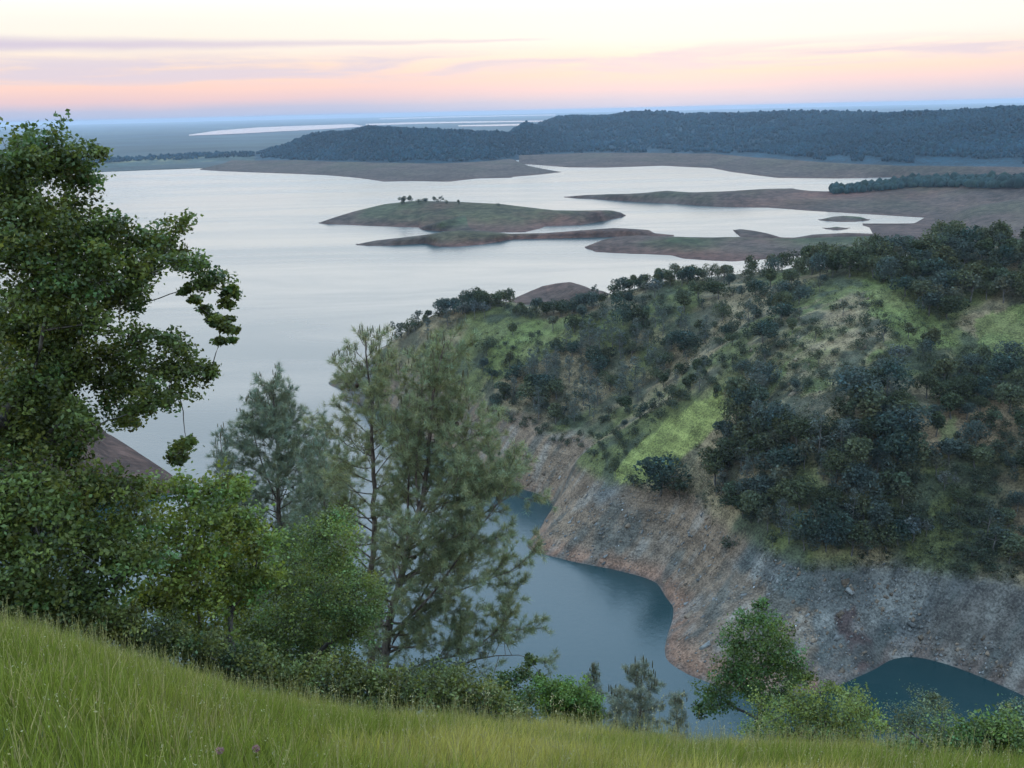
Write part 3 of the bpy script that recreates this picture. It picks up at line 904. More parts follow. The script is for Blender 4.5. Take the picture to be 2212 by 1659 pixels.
def leafy(name, label, cat, base, lobes, leafcol, seed, leaf=0.09, dens=1.0, trunk_r=0.14, fork=None, group=None, mat=None, twigs=True,
          barkmat=None, cl=0.16, hollow=0.55, stems=1):
    """broad-leaved tree or bush: trunk, limbs that reach each leaf mass, clusters of leaves. lobes: (centre xyz, radius)"""
    rg = np.random.default_rng(seed)
    base = np.asarray(base, float)
    root = thing(name, label, cat, base, group)
    C = np.array([l[0] for l in lobes], float); R = np.array([l[1] for l in lobes], float)
    if fork is None:
        m = C.mean(0); fork = base + (m - base) * 0.4; fork[2] = base[2] + (m[2] - base[2]) * 0.45
    fork = np.asarray(fork, float)
    tg = Geo(); bg = Geo(); lg = Geo()
    path = bend(base - np.array([0, 0, 0.3]), fork, rg, 0.06, 8)
    tg.tube(path, np.linspace(trunk_r * 1.25, trunk_r * .8, 8), 9)
    for s_ in range(stems - 1):
        f2 = fork + rg.normal(size=3) * np.array([.4, .4, .2])
        tg.tube(bend(base + rg.normal(size=3) * np.array([.15, .15, 0]) - np.array([0, 0, .3]), f2, rg, 0.08, 8), np.linspace(trunk_r, trunk_r * .5, 8), 7)
    # limbs: join each leaf mass to the nearest point already reached
    nodes = [fork]; rad = [trunk_r * .75]
    order = np.argsort(np.linalg.norm(C - fork, axis=1))
    for i in order:
        N = np.array(nodes)
        dd = np.linalg.norm(N - C[i], axis=1) + 0.12 * np.linalg.norm(N - fork, axis=1)
        j = int(dd.argmin())
        r0 = max(rad[j] * .78, 0.012); r1 = max(r0 * .6, 0.008)
        ln = bend(nodes[j], C[i], rg, 0.10 if r0 > .03 else .05, 6)
        bg.tube(ln, np.linspace(r0, r1, 6), 6 if r0 > .03 else 4)
        nodes += [ln[3], C[i]]; rad += [(r0 + r1) / 2, r1]
    for c, r in zip(C, R):
        nsp = max(4, int(dens * 15 * (r / 0.5) ** 2 * (0.16 / cl) ** 2))     # sprays reaching out of the leaf mass
        v = rg.normal(size=(nsp, 3)); v[:, 2] *= .8; v /= np.linalg.norm(v, axis=1)[:, None]
        ext = r * rg.uniform(.7, 1.38, nsp)
        shade = tint(leafcol, nsp, rg, .30, .12)
        if twigs:
            for p in (c + v * ext[:, None])[::2]:
                bg.tube(bend(c + (p - c) * .15, p, rg, .10, 4), np.linspace(.010, .004, 4), 3)
        for fr_, cs_, nl in ((hollow, 1.15, 34), (.78, .95, 30), (1.0, .62, 18)):
            P = c + v * (ext * fr_)[:, None] + rg.normal(size=(nsp, 3)) * r * .14
            clr = min(cl, r * .5)
            g3 = rg.normal(size=(nsp, nl, 3)) * (clr * cs_) * np.array([1, 1, .6])
            LC = (P[:, None] + g3 + v[:, None] * rg.normal(size=(nsp, nl, 1)) * clr * .5).reshape(-1, 3)
            lc = np.repeat(shade, nl, 0) * (1 + rg.normal(size=(nsp * nl, 1)) * .22).clip(.5, 1.7)
            ll = leaf * rg.uniform(.7, 1.3, len(LC))
            lg.leaves(LC, ll, ll * rg.uniform(.5, .75, len(LC)), rg, lc, .15)
    bm_ = barkmat or MAT_BARK
    obj('trunk', tg.mesh('trunk', bm_, base), root)
    part_stuff(obj('branches', bg.mesh('branches', bm_, base), root))
    obj('crown', lg.mesh('crown', mat or MAT_LEAF, base, False), root)
    return root


def pine(name, label, trunk, r0, env, seed, tcol=(0.20, 0.21, 0.11), step=0.16, right=0.0, low=0.2, group=None, needle=0.21, tuft=0.2,
         extra=(), candles=True, cones=6, nn_=15, droop=0.0, forks=()):
    """wispy foothill pine. trunk: world polyline; env: [(t, branch length)]; right: lean of the crown to +x; extra: (t, target point)"""
    rg = np.random.default_rng(seed)
    trunk = np.asarray(trunk, float)
    seg = np.concatenate([[0], np.cumsum(np.linalg.norm(np.diff(trunk, axis=0), axis=1))]); tl = seg / seg[-1]
    hgt = seg[-1]
    root = thing(name, label, 'pine tree', trunk[0], group)
    tt = np.linspace(0, 1, 26)
    pt = np.stack([np.interp(tt, tl, trunk[:, i]) for i in range(3)], 1)
    pt[1:-1] += rg.normal(size=(24, 3)) * np.array([.02, .02, 0]) * hgt / 10
    tg = Geo(); bg = Geo(); ng = Geo(); cg = Geo(); limbs = []; cone_m = []
    pt[0, 2] -= 0.4
    tg.tube(pt, r0 * (1 - tt * .93) ** .85, 10)
    for ft, target, fr in forks:      # second leaders
        p0 = np.array([np.interp(ft, tt, pt[:, i]) for i in range(3)])
        ln = bend(p0, target, rg, .05, 10)
        kg = Geo(); kg.tube(ln, np.linspace(fr, .015, 10), 7); limbs.append(kg.mesh('limb', MAT_PBARK, trunk[0]))
    E = np.array(env)
    tips = []

    def tufts(line, n0, scale=1.0):
        m = len(line)
        D = np.gradient(line, axis=0); D /= np.linalg.norm(D, axis=1)[:, None] + 1e-9
        k = max(1, int(n0))
        u = 1 - rg.random(k) ** 1.6 * .75
        C = np.stack([np.interp(u * (m - 1), np.arange(m), line[:, i]) for i in range(3)], 1)
        Dd = D[np.clip((u * (m - 1)).astype(int), 0, m - 1)]
        nd = rg.normal(size=(k, nn_, 3))
        nd = nd / np.linalg.norm(nd, axis=2)[..., None] * .85 + Dd[:, None] * .75 + np.array([0, 0, .12 - droop])
        nd /= np.linalg.norm(nd, axis=2)[..., None]
        CC = np.repeat(C, nn_, 0) + rg.normal(size=(k * nn_, 3)) * .035
        col = np.repeat(tint(tcol, k, rg, .22, .10), nn_, 0) * (1 + rg.normal(size=(k * nn_, 1)) * .2).clip(.5, 1.6)
        ng.needles(CC, nd.reshape(-1, 3), needle * scale * rg.uniform(.7, 1.25, k * nn_), 0.0115, rg, col)

    def branch(p0, dirv, L, r):
        m = 7
        t_ = np.linspace(0, 1, m)[:, None]
        upv = np.array([0, 0, 1.0])
        o = rg.normal(size=3) * L * .07
        line = p0 + dirv * L * t_ + upv * L * (.22 - droop) * t_ ** 2 + o * np.sin(t_ * np.pi)
        bg.tube(line, np.linspace(r, .006, m), 5)
        nt = max(3, int(L / .17))
        tufts(line, L / tuft * 1.6)
        for k in range(nt):
            u = .3 + .7 * (k + rg.random()) / nt
            q = np.array([np.interp(u * (m - 1), np.arange(m), line[:, i]) for i in range(3)])
            d = dirv * rg.uniform(.3, .9) + rg.normal(size=3) * .6 + upv * .2
            d /= np.linalg.norm(d)
            l2 = L * rg.uniform(.22, .48) * (1.15 - u * .5) + .15
            sl = bend(q, q + d * l2, rg, .12, 4)
            bg.tube(sl, np.linspace(.009, .004, 4), 3)
            tufts(sl, l2 / tuft * 2.4 + 1)
        tips.append(line[-1])

    t_ = low
    a_ = rg.random() * 6.28
    while t_ < .985:
        L = np.interp(t_, E[:, 0], E[:, 1])
        p0 = np.array([np.interp(t_, tt, pt[:, i]) for i in range(3)])
        a_ += 2.4 + rg.normal() * .5
        if L > .05:
            Lb = L * rg.uniform(.6, 1.12) * max(.3, 1 + right * math.cos(a_))
            elv = math.radians(rg.uniform(-4, 28) + 34 * t_ ** 2) - droop
            dv = np.array([math.cos(a_) * math.cos(elv), math.sin(a_) * math.cos(elv), math.sin(elv)])
            branch(p0, dv, Lb, max(.012, r0 * (1 - t_) * .42))
        t_ += step / hgt * rg.uniform(.6, 1.4)
    for ft, target, fr in forks:
        p0 = np.array([np.interp(ft, tt, pt[:, i]) for i in range(3)]); q0 = np.asarray(target, float)
        u = .35
        while u < 1.0:
            a_ += 2.4
            L = np.interp(ft + (1 - ft) * u, E[:, 0], E[:, 1]) * rg.uniform(.5, .9)
            elv = math.radians(rg.uniform(0, 35))
            branch(p0 + (q0 - p0) * u, np.array([math.cos(a_) * math.cos(elv), math.sin(a_) * math.cos(elv), math.sin(elv)]), L, .014)
            u += step * 1.3 / np.linalg.norm(q0 - p0)
        tips.append(q0)
    for et, target in extra:
        p0 = np.array([np.interp(et, tt, pt[:, i]) for i in range(3)])
        target = np.asarray(target, float)
        L = np.linalg.norm(target - p0)
        line = bend(p0, target, rg, .06, 9)
        kg = Geo(); kg.tube(line, np.linspace(.06, .012, 9), 6); limbs.append(kg.mesh('limb', MAT_PBARK, trunk[0]))
        for u in np.linspace(.35, 1, max(4, int(L / .28))):
            q = np.array([np.interp(u * 8, np.arange(9), line[:, i]) for i in range(3)])
            d = (target - p0) / L * .5 + rg.normal(size=3) * .55 + np.array([0, 0, .15]); d /= np.linalg.norm(d)
            branch(q, d, L * rg.uniform(.12, .3), .012)
    tips.append(pt[-1])
    tips = np.array(tips)
    if candles:
        zc = np.quantile(tips[:, 2], .72)
        for p in tips[tips[:, 2] > zc]:
            for k in range(3):
                q = p + rg.normal(size=3) * np.array([.1, .1, .05])
                h_ = rg.uniform(.12, .3)
                cg.tube([q, q + [0, 0, h_ * .6], q + [rg.normal() * .01, rg.normal() * .01, h_]], [.016, .02, .004], 4, np.array((0.11, 0.10, 0.06)))
    for k in range(cones):
        p = tips[rg.integers(len(tips))] * .35 + pt[rg.integers(9, 24)] * .65
        kg = Geo(); kg.tube([p, p - [0, 0, .05], p - [0, 0, .12], p - [0, 0, .19]], [.02, .075, .07, .015], 7, np.array((0.04, 0.022, 0.016))); cone_m.append(kg.mesh('cone', MAT_NEEDLE, trunk[0]))
    o = trunk[0]
    obj('trunk', tg.mesh('trunk', MAT_PBARK, o), root)
    part_stuff(obj('branches', bg.mesh('branches', MAT_PBARK, o), root))
    for me_ in limbs: obj('limb', me_, root)
    obj('crown', ng.mesh('crown', MAT_NEEDLE, o, False), root)
    if cg.V: part_stuff(obj('new_shoots', cg.mesh('new_shoots', MAT_NEEDLE, o), root))
    for me_ in cone_m: obj('cone', me_, root)
    return root


# ---------------------------------------------------------------- far woods
def far_wood(name, label, lo, tmin, tmax, count, hmin, hmax, col, seed, xmin=None):
    rg = np.random.default_rng(seed)
    X, tq, G = lo
    nr, nc = G.shape[:2]
    A = G[:-1, :-1]; B = G[1:, :-1]; Cc = G[:-1, 1:]
    area = np.linalg.norm(np.cross(B - A, Cc - A), axis=2)
    ok = (tq[:-1] >= tmin) & (tq[:-1] < tmax)
    wgt = area * ok[:, None]
    if xmin is not None: wgt = wgt * (X[:-1] > xmin)[None]
    wgt = wgt * (A[..., 2] > 6)
    p = (wgt / wgt.sum()).ravel()
    k = rg.choice(len(p), count, p=p)
    i, j = np.unravel_index(k, wgt.shape)
    u = rg.random((count, 1)); v = rg.random((count, 1))
    P = A[i, j] + (B - A)[i, j] * u + (Cc - A)[i, j] * v
    h = rg.uniform(hmin, hmax, count) * (1 + .4 * (rg.random(count) > .93)) * (.7 + .6 * (fbm(P[:, 0] / 120, P[:, 1] / 120, 3, seed) + .5))
    wd = h * rg.uniform(.32, .55, count)
    th = np.linspace(0, 2 * np.pi, 5, endpoint=False)
    # ragged crown: low ring, shoulder ring, top
    ring = np.stack([np.cos(th), np.sin(th)], 1)
    def rg_ring(hh, ww):
        jit = rg.uniform(.7, 1.3, (count, 5))
        return np.stack([P[:, None, 0] + ring[None, :, 0] * wd[:, None] * ww * jit, P[:, None, 1] + ring[None, :, 1] * wd[:, None] * ww * jit,
                         P[:, None, 2] + h[:, None] * hh * rg.uniform(.9, 1.1, (count, 5))], -1)
    r1 = rg_ring(.12, .8); r2 = rg_ring(.45, 1.0); r3 = rg_ring(.78, .72)
    top = (P + np.stack([rg.normal(size=count) * .3, rg.normal(size=count) * .3, h], 1))[:, None]
    V = np.concatenate([r1, r2, r3, top], 1)
    b0 = (np.arange(count) * 16)[:, None]
    Q = []; T = []
    for a_ in range(5):
        c_ = (a_ + 1) % 5
        Q.append(np.stack([b0[:, 0] + a_, b0[:, 0] + c_, b0[:, 0] + 5 + c_, b0[:, 0] + 5 + a_], 1))
        Q.append(np.stack([b0[:, 0] + 5 + a_, b0[:, 0] + 5 + c_, b0[:, 0] + 10 + c_, b0[:, 0] + 10 + a_], 1))
        T.append(np.stack([b0[:, 0] + 10 + a_, b0[:, 0] + 10 + c_, b0[:, 0] + 15], 1))
    cc = np.repeat(tint(col, count, rg, .22, .08) * (.6 + .8 * (fbm(P[:, 0] / 200, P[:, 1] / 200, 3, seed + 3) + .5))[:, None], 16, 0)
    me_ = mesh_np(name, V.reshape(-1, 3), [np.concatenate(Q), np.concatenate(T)], MAT_FOREST, cc, False)
    return stuff(obj(name, me_), label, 'forest')


FCOL = (0.006, 0.028, 0.042)
far_wood('forest', 'dense dark wood covering the middle hill across the lake', loFh, 0.0, 1.6, 9000, 6, 11, FCOL, 201)
far_wood('forest', 'bluish wood on the farthest long plateau', loGh, 0.0, 1.3, 14000, 8, 13, FCOL, 202)
far_wood('forest', 'dark wood covering the nearer hill at far right', loRh, 0.0, 1.4, 15000, 6, 11, FCOL, 203)
far_wood('forest', 'dark wood along the right end of the bare peninsula', loE, 0.72, 1.7, 1500, 6, 12, (0.016, 0.034, 0.032), 204, xmin=z2(1370, 0)[0])
far_wood('forest', 'scattered trees along the low far left shore', loL, 0.25, 1.8, 1500, 6, 11, FCOL, 205)

# ---------------------------------------------------------------- trees on the opposite hillside: prototypes
def proto_oak(seed, col, h=7.0, wide=0.62, n=1000, leaf=0.55, airy=0.0, trunk=.2):
    rg = np.random.default_rng(seed)
    nb = rg.integers(6, 10)
    cen = rg.normal(size=(nb, 3)) * np.array([.42, .42, .26]) * h * wide * .8
    cen[:, 2] += h * .60
    cen[0] = (0, 0, h * .66)
    rad = h * wide * rg.uniform(.30, .52, nb) * (1 - airy * .25)
    cen[:, 2] = np.clip(cen[:, 2], rad * .8 + .2, h - rad * .8)
    k = rg.choice(nb, n, p=rad ** 2 / (rad ** 2).sum())
    v = rg.normal(size=(n, 3)); v /= np.linalg.norm(v, axis=1)[:, None]
    rr_ = rad[k] * (.55 + .5 * rg.random(n) ** (.5 + airy * .6))
    C = cen[k] + v * rr_[:, None]
    C[:, 2] = np.maximum(C[:, 2], .25)
    g = Geo()
    lump = tint(col, nb, rg, .16, .08)[k]
    ll = leaf * rg.uniform(.6, 1.4, n)
    g.leaves(C, ll, ll * .75, rg, lump * (1 + rg.normal(size=(n, 1)) * .25).clip(.45, 1.8))
    # finer leaf sprays ragging the outline
    n2 = n // 2
    k2 = rg.integers(0, n, n2)
    C2 = C[k2] + (C[k2] - cen[k[k2]]) * rg.uniform(.05, .35, (n2, 1)) + rg.normal(size=(n2, 3)) * .12
    g.leaves(C2, np.full(n2, leaf * .55), np.full(n2, leaf * .4), rg, lump[k2])
    tg = Geo()
    tg.tube(bend((0, 0, -.5), (0, 0, h * .55), rg, .06, 5), np.linspace(trunk, trunk * .5, 5), 6)
    for c in cen[:5]:
        tg.tube(bend((0, 0, h * .3), c, rg, .1, 4), np.linspace(trunk * .5, .04, 4), 4)
    return tg.mesh('trunk', MAT_HBARK), g.mesh('crown', MAT_HLEAF, (0, 0, 0), False)


def proto_pine(seed, col, h=11.0, wide=.24, n=700):
    rg = np.random.default_rng(seed)
    g = Geo(); tg = Geo()
    tg.tube(bend((0, 0, -.6), (rg.normal() * .4, rg.normal() * .4, h * .97), rg, .02, 7), np.linspace(.2, .03, 7), 6)
    nb = 40
    tz = rg.uniform(.14, .98, nb); a_ = rg.random(nb) * 6.28
    L = h * wide * (1 - tz ** 2.2) ** .7 * rg.uniform(.6, 1.1, nb) + .25
    E_ = np.stack([np.cos(a_) * L, np.sin(a_) * L, tz * h + L * .35], 1)
    S_ = np.stack([np.zeros(nb), np.zeros(nb), tz * h], 1)
    for p, q in list(zip(S_, E_))[:16]:
        tg.tube(bend(p, q, rg, .05, 4), [.06, .045, .03, .02], 3)
    k = rg.integers(0, nb, n); u = 1 - rg.random(n) ** 1.5 * .8
    C = S_[k] + (E_ - S_)[k] * u[:, None] + rg.normal(size=(n, 3)) * .28
    ll = rg.uniform(.35, .75, n)
    g.leaves(C, ll, ll * .38, rg, tint(col, n, rg, .25, .08), -.2)
    return tg.mesh('trunk', MAT_HBARK), g.mesh('crown', MAT_HLEAF, (0, 0, 0), False)


OAKC = (0.038, 0.050, 0.026); OAKC2 = (0.056, 0.066, 0.036); PINEC = (0.078, 0.092, 0.080); BUSHC = (0.044, 0.055, 0.035); GREYC = (0.075, 0.082, 0.075)
OAKS = [OAKC, OAKC2, (0.052, 0.060, 0.030), (0.036, 0.054, 0.042), (0.066, 0.074, 0.040), (0.048, 0.062, 0.052)]
oaks = [proto_oak(300 + i, OAKS[i % 6], 7.0, .50 + .07 * (i % 4), (1000, 760, 1200)[i % 3], (.55, .62, .45)[i % 3], (0, .5, .2)[i % 3]) for i in range(12)]
airy = [proto_oak(320 + i, ((0.062, 0.072, 0.044), (0.070, 0.072, 0.050), (0.052, 0.064, 0.050))[i], 7.0, .58, 420, .5, 1.0, .16) for i in range(3)]
pines = [proto_pine(330 + i, PINEC, 11.0, .22 + .03 * (i % 2)) for i in range(4)]
bushes = [proto_oak(340 + i, BUSHC, 3.0, .75, 320, .36, 0.0, .08) for i in range(4)]
greys = [proto_oak(350 + i, GREYC, 6.0, .5, 380, .42, .8, .12) for i in range(2)]
PROTO = {'oak': oaks, 'airy': airy, 'pine': pines, 'bush': bushes, 'grey': greys}
NAME = {'oak': ('oak_tree', 'oak tree'), 'airy': ('oak_tree', 'oak tree'), 'pine': ('pine_tree', 'pine tree'), 'bush': ('bush', 'bush'), 'grey': ('grey_tree', 'tree')}
NOM = {'oak': 7.0, 'airy': 7.0, 'pine': 11.0, 'bush': 3.0, 'grey': 6.0}


def plant(kind, P, height, label, group, rg, squash=1.0):
    tm, cm = PROTO[kind][rg.integers(len(PROTO[kind]))]
    s_ = height / NOM[kind]
    r = thing(NAME[kind][0], label, NAME[kind][1], P, group)
    r.scale = (s_ * squash * rg.uniform(.8, 1.25), s_ * squash * rg.uniform(.8, 1.25), s_)
    r.rotation_euler = (0, 0, rg.uniform(0, 6.28))
    obj('trunk', tm, r); obj('crown', cm, r)
    return r


placed = []
rgt = np.random.default_rng(400)


def zone(poly, count, spacing, mix, size, labels, group, avoid=()):
    """scatter single trees inside an outlined piece of the slope"""
    P_ = np.array(poly, float)
    lo_, hi_ = P_.min(0), P_.max(0)
    n_ = count * 14
    X = rgt.uniform(lo_[0], hi_[0], n_); Y = rgt.uniform(lo_[1], hi_[1], n_)
    ok = in_poly(X, Y, poly)
    for a_ in avoid: ok &= ~in_poly(X, Y, a_)
    X, Y = X[ok], Y[ok]
    W_ = hill_hit(X, Y)
    g_ = ~np.isnan(W_[:, 0])
    W_ = W_[g_]
    k = 0; made = []
    kinds = list(mix.keys()); pr = np.array(list(mix.values()), float); pr /= pr.sum()
    for p in W_:
        if k >= count: break
        if p[2] < 17: continue
        kd = kinds[rgt.choice(len(kinds), p=pr)]
        sp = spacing * (.6 if kd == 'bush' else 1)
        if placed and (np.linalg.norm(np.array([q[:2] for q in placed]) - p[:2], axis=1) < sp).any(): continue
        h_ = size.get(kd, NOM[kd]) * rgt.uniform(.7, 1.3)
        made.append((plant(kd, p, h_, labels[kd], group + ', ' + NAME[kd][0].replace('_', ' ') + 's' if kd != 'bush' else group + ', bushes', rgt), p, kd, h_))
        placed.append(tuple(p))
        k += 1
    # say which part of the group each one stands in, and whether it is large or small there
    if made:
        xs, ys = project(np.array([q[1] for q in made]))
        hs_ = np.array([q[3] / NOM[q[2]] for q in made])
        qx = np.quantile(xs, [.25, .5, .75]); qy = np.quantile(ys, [.33, .67]); qh = np.quantile(hs_, [.35, .7])
        wide = (xs.max() - xs.min()) > 2.2 * (ys.max() - ys.min())
        for (r, p, kd, h_), x_, y_, s_ in zip(made, xs, ys, hs_):
            cx = ['far left', 'left', 'right', 'far right'][int((x_ > qx).sum())]
            cy = ['upper ', 'middle ', 'lower '][int((y_ > qy).sum())]
            sz_ = ['small ', '', 'large '][int((s_ > qh).sum())]
            cx = {'far left': 'leftmost', 'left': 'left', 'right': 'right', 'far right': 'rightmost'}[cx]
            r['label'] = sz_ + r['label'] + ', ' + cy + cx + ' part'
    return k


OPEN1 = [(1685, 1040), (1765, 1010), (1785, 1085), (1700, 1115)]
OPEN2 = [(1690, 880), (1800, 820), (1840, 880), (1800, 960), (1740, 960)]
SPURG = [(1335, 1000), (1555, 825), (1575, 900), (1490, 985), (1420, 1045), (1340, 1050)]


def lab(where, kinds=('oak', 'airy', 'pine', 'bush', 'grey')):
    t_ = {'oak': 'dark oak ', 'airy': 'dark oak ', 'pine': 'slender grey pine ', 'bush': 'dark bush ', 'grey': 'pale grey tree '}
    return {k: t_[k] + where for k in kinds}


# single trees that stand out come first
def lone(kind, X, Y, h_, label, group=None, squash=1.0):
    p = hill_hit(np.array([float(X)]), np.array([float(Y)]))[0]
    if np.isnan(p[0]): return None
    placed.append(tuple(p))
    return plant(kind, p, h_, label, group, rgt, squash)


lone('oak', 1425, 1072, 15.0, 'big round dark oak standing alone on the bright green spur', None, 1.0)
lone('oak', 1330, 1030, 7.5, 'small upright oak at the left foot of the green spur', None, .62)
lone('bush', 1368, 1050, 4.0, 'low dark bush between the upright oak and the big round oak on the spur', None, 1.3)
lone('oak', 1468, 1075, 8.0, 'dark oak tucked against the right side of the big round oak on the spur', None, .9)
lone('bush', 1567, 1190, 4.0, 'lone green bush on the bare grey bank above the water')
lone('oak', 1545, 862, 5.5, 'small oak at the upper end of the bright green spur', None, .8)
lone('bush', 1353, 985, 2.2, 'tiny bush on the edge of the green spur')
lone('grey', 1415, 645, 11.0, 'tall pale airy tree on the skyline of the ridge')
lone('oak', 1280, 668, 9.0, 'broad dark oak on the skyline beside the rusty hump', None, 1.2)
lone('airy', 1282, 650, 9.0, 'thin topped tree rising behind the broad oak by the rusty hump', None, .6)
for X, Y, h_ in ((1005, 692, 11), (1025, 690, 11.5), (1045, 688, 10.5)):
    lone('grey', X, Y, h_, 'thin bare-stemmed tree in the tall row at the left of the ridge crest', 'tall thin trees at the left of the ridge crest', .7)
lone('pine', 968, 706, 9.5, 'dark bushy pine left of the tall thin trees on the ridge crest', None, 1.5)
lone('pine', 925, 728, 9.0, 'dark pine standing out on the descending end of the ridge', None, 1.3)
lone('pine', 1480, 740, 12.0, 'pale dead-topped pine in the middle of the slope', None, .8)
lone('grey', 1940, 790, 8.0, 'pale grey tree right of the tan rock ribs', None, 1.2)

cgx = np.arange(840, 1720, 10.0)
cgy = np.full(len(cgx), np.nan)
for Yq in np.arange(900, 560, -3.0):          # highest line of sight that still meets the slope: the crest
    hq = hill_hit(cgx, np.full(len(cgx), Yq))
    cgy = np.where(~np.isnan(hq[:, 0]), Yq, cgy)
for X0, X1, cnt, where in ((850, 1000, 30, 'on the descending left end of the ridge crest'), (1000, 1270, 38, 'on the ridge crest left of the rusty hump'), (1290, 1690, 44, 'on the ridge skyline right of the rusty hump')):
    xs_ = np.linspace(X0, X1, 25)
    ys_ = np.interp(xs_, cgx[~np.isnan(cgy)], cgy[~np.isnan(cgy)])
    ys_ = ys_ + np.where((xs_ > 1105) & (xs_ < 1275), 13, 0)      # bare gap where the rusty hump shows
    poly_ = list(zip(xs_, ys_ + 1)) + list(zip(xs_[::-1], ys_[::-1] + 16))
    zone(poly_, cnt, 3.6, {'oak': 6, 'airy': 2, 'bush': 1}, {'oak': 7.5, 'airy': 8.5, 'bush': 3.5}, lab(where), 'trees ' + where)
zone([(1690, 610), (1800, 560), (1900, 545), (2060, 540), (2260, 540), (2260, 660), (2100, 660), (2060, 700), (1990, 690), (1950, 640), (1880, 600), (1780, 605)], 110, 5.2, {'oak': 8, 'airy': 3},
     {'oak': 10, 'airy': 10}, lab('in the wood on the upper right slope'), 'wood on the upper right of the hillside')
zone([(1120, 810), (1250, 740), (1340, 700), (1450, 690), (1510, 730), (1440, 810), (1380, 880), (1310, 930), (1180, 915), (1090, 870)], 85, 4.3, {'oak': 3, 'pine': 6, 'airy': 1, 'bush': 1},
     {'oak': 8.5, 'pine': 11.5, 'airy': 8, 'bush': 3.5}, lab('in the grove left of the spur'), 'grove in the hollow')
zone([(1580, 860), (1650, 840), (1640, 930), (1740, 975), (1820, 900), (1900, 830), (1960, 900), (1990, 1060), (2010, 1160), (1900, 1215), (1760, 1215), (1650, 1185), (1590, 1105), (1535, 1085), (1550, 970), (1590, 900)],
     190, 3.5, {'oak': 8, 'airy': 2, 'pine': 2, 'grey': .6, 'bush': 1}, {'oak': 10.5, 'airy': 10, 'pine': 12, 'bush': 4, 'grey': 8}, lab('in the dense grove above the bank'), 'dense grove above the bank', (OPEN1, OPEN2))
zone([(1040, 760), (1130, 700), (1300, 668), (1500, 625), (1690, 620), (1600, 690), (1480, 690), (1330, 700), (1200, 770), (1080, 850), (1040, 830)], 58, 6.5, {'oak': 6, 'airy': 2, 'bush': 4},
     {'oak': 7.5, 'airy': 7.5, 'bush': 3.5}, lab('scattered on the slope below the crest'), 'scattered on the slope below the crest')
zone([(1500, 720), (1690, 620), (1800, 610), (1700, 690), (1640, 830), (1570, 830), (1420, 900), (1400, 870)], 70, 5.0, {'oak': 5, 'bush': 6, 'airy': 2, 'pine': 1},
     {'oak': 7, 'bush': 3.5, 'airy': 7, 'pine': 10}, lab('on the scrubby slope above the green spur'), 'scrubby slope above the spur', (SPURG,))
zone([(1990, 760), (2080, 780), (2260, 780), (2260, 1270), (2060, 1240), (2020, 1120)], 130, 4.2, {'oak': 8, 'bush': 6, 'airy': 1, 'grey': .5},
     {'oak': 8, 'bush': 3.5, 'airy': 8, 'grey': 6}, lab('on the brown slope at the right edge'), 'brown slope at the right edge')
zone([(1640, 700), (1890, 650), (1990, 760), (1900, 830), (1820, 880), (1700, 980), (1600, 850)], 60, 5.0, {'bush': 8, 'oak': 1, 'airy': 1},
     {'bush': 2.6, 'oak': 6, 'airy': 6}, lab('among the tan rock ribs of the hillside'), 'among the tan rock ribs', (OPEN2,))
zone([(1060, 880), (1300, 930), (1350, 990), (1300, 1000), (1180, 950), (1070, 920)], 24, 5.0, {'bush': 6, 'oak': 2}, {'bush': 3, 'oak': 5}, lab('along the lower edge of the hollow'), 'lower edge of the hollow')
zone([(1330, 985), (1540, 818), (1515, 800), (1300, 960)], 26, 3.6, {'oak': 5, 'bush': 4}, {'oak': 5.5, 'bush': 3}, lab('in the gully just behind the green spur'), 'gully behind the green spur')
print('HILL TREES', len(placed))

# low scrub too small to tell apart
rgs = np.random.default_rng(410)
sg = Geo()
X = rgs.uniform(860, 2260, 11000); Y = rgs.uniform(530, 1260, 11000)
ok = ~in_poly(X, Y, SPURG) & ~in_poly(X, Y, OPEN1)
P = hill_hit(X[ok], Y[ok])
P = P[~np.isnan(P[:, 0])]
P = P[(P[:, 2] > 19) & (fbm(P[:, 0] / 16, P[:, 1] / 16, 3, 411) > -0.06)][:5200]
m = 26
C = np.repeat(P, m, 0) + rgs.normal(size=(len(P) * m, 3)) * np.repeat(rgs.uniform(.25, .85, (len(P), 1)), m, 0) + [0, 0, .5]
cc = np.repeat(tint((0.050, 0.058, 0.034), len(P), rgs, .3, .12), m, 0) * (1 + rgs.normal(size=(len(P) * m, 1)) * .25).clip(.4, 1.7)
sg.leaves(C, rgs.uniform(.25, .5, len(C)), rgs.uniform(.18, .35, len(C)), rgs, cc)
stuff(obj('scrub', sg.mesh('scrub', MAT_HLEAF, (0, 0, 0), False)), 'low dark scrub dotted over the opposite hillside', 'scrub')

# loose slabs of rock on the bare bank and the ribs above it
rgr = np.random.default_rng(420)
kg = Geo()
X = rgr.uniform(1040, 2260, 12000); Y = rgr.uniform(640, 1500, 12000)
P = hill_hit(X, Y)
ok = ~np.isnan(P[:, 0]); P = P[ok]; Xk = X[ok]; Yk = Y[ok]
rib = in_poly(Xk, Yk, [(1620, 720), (1760, 640), (1890, 640), (1920, 760), (1860, 900), (1790, 960), (1640, 1000), (1580, 900)])
sel = ((P[:, 2] > .3) & (P[:, 2] < 20) & (fbm(P[:, 0] / 14, P[:, 1] / 14, 3, 421) > -.02)) | (rib & (rgr.random(len(P)) < .5))
P = P[sel]; rib = rib[sel]
m = len(P)
ax = np.array([.72, .45, .38]); ax = ax / np.linalg.norm(ax)
D1 = ax + rgr.normal(size=(m, 3)) * .25; D1 /= np.linalg.norm(D1, axis=1)[:, None]
D2 = np.cross(D1, np.array([.2, -.6, .75]) + rgr.normal(size=(m, 3)) * .3); D2 /= np.linalg.norm(D2, axis=1)[:, None]
D3 = np.cross(D1, D2)
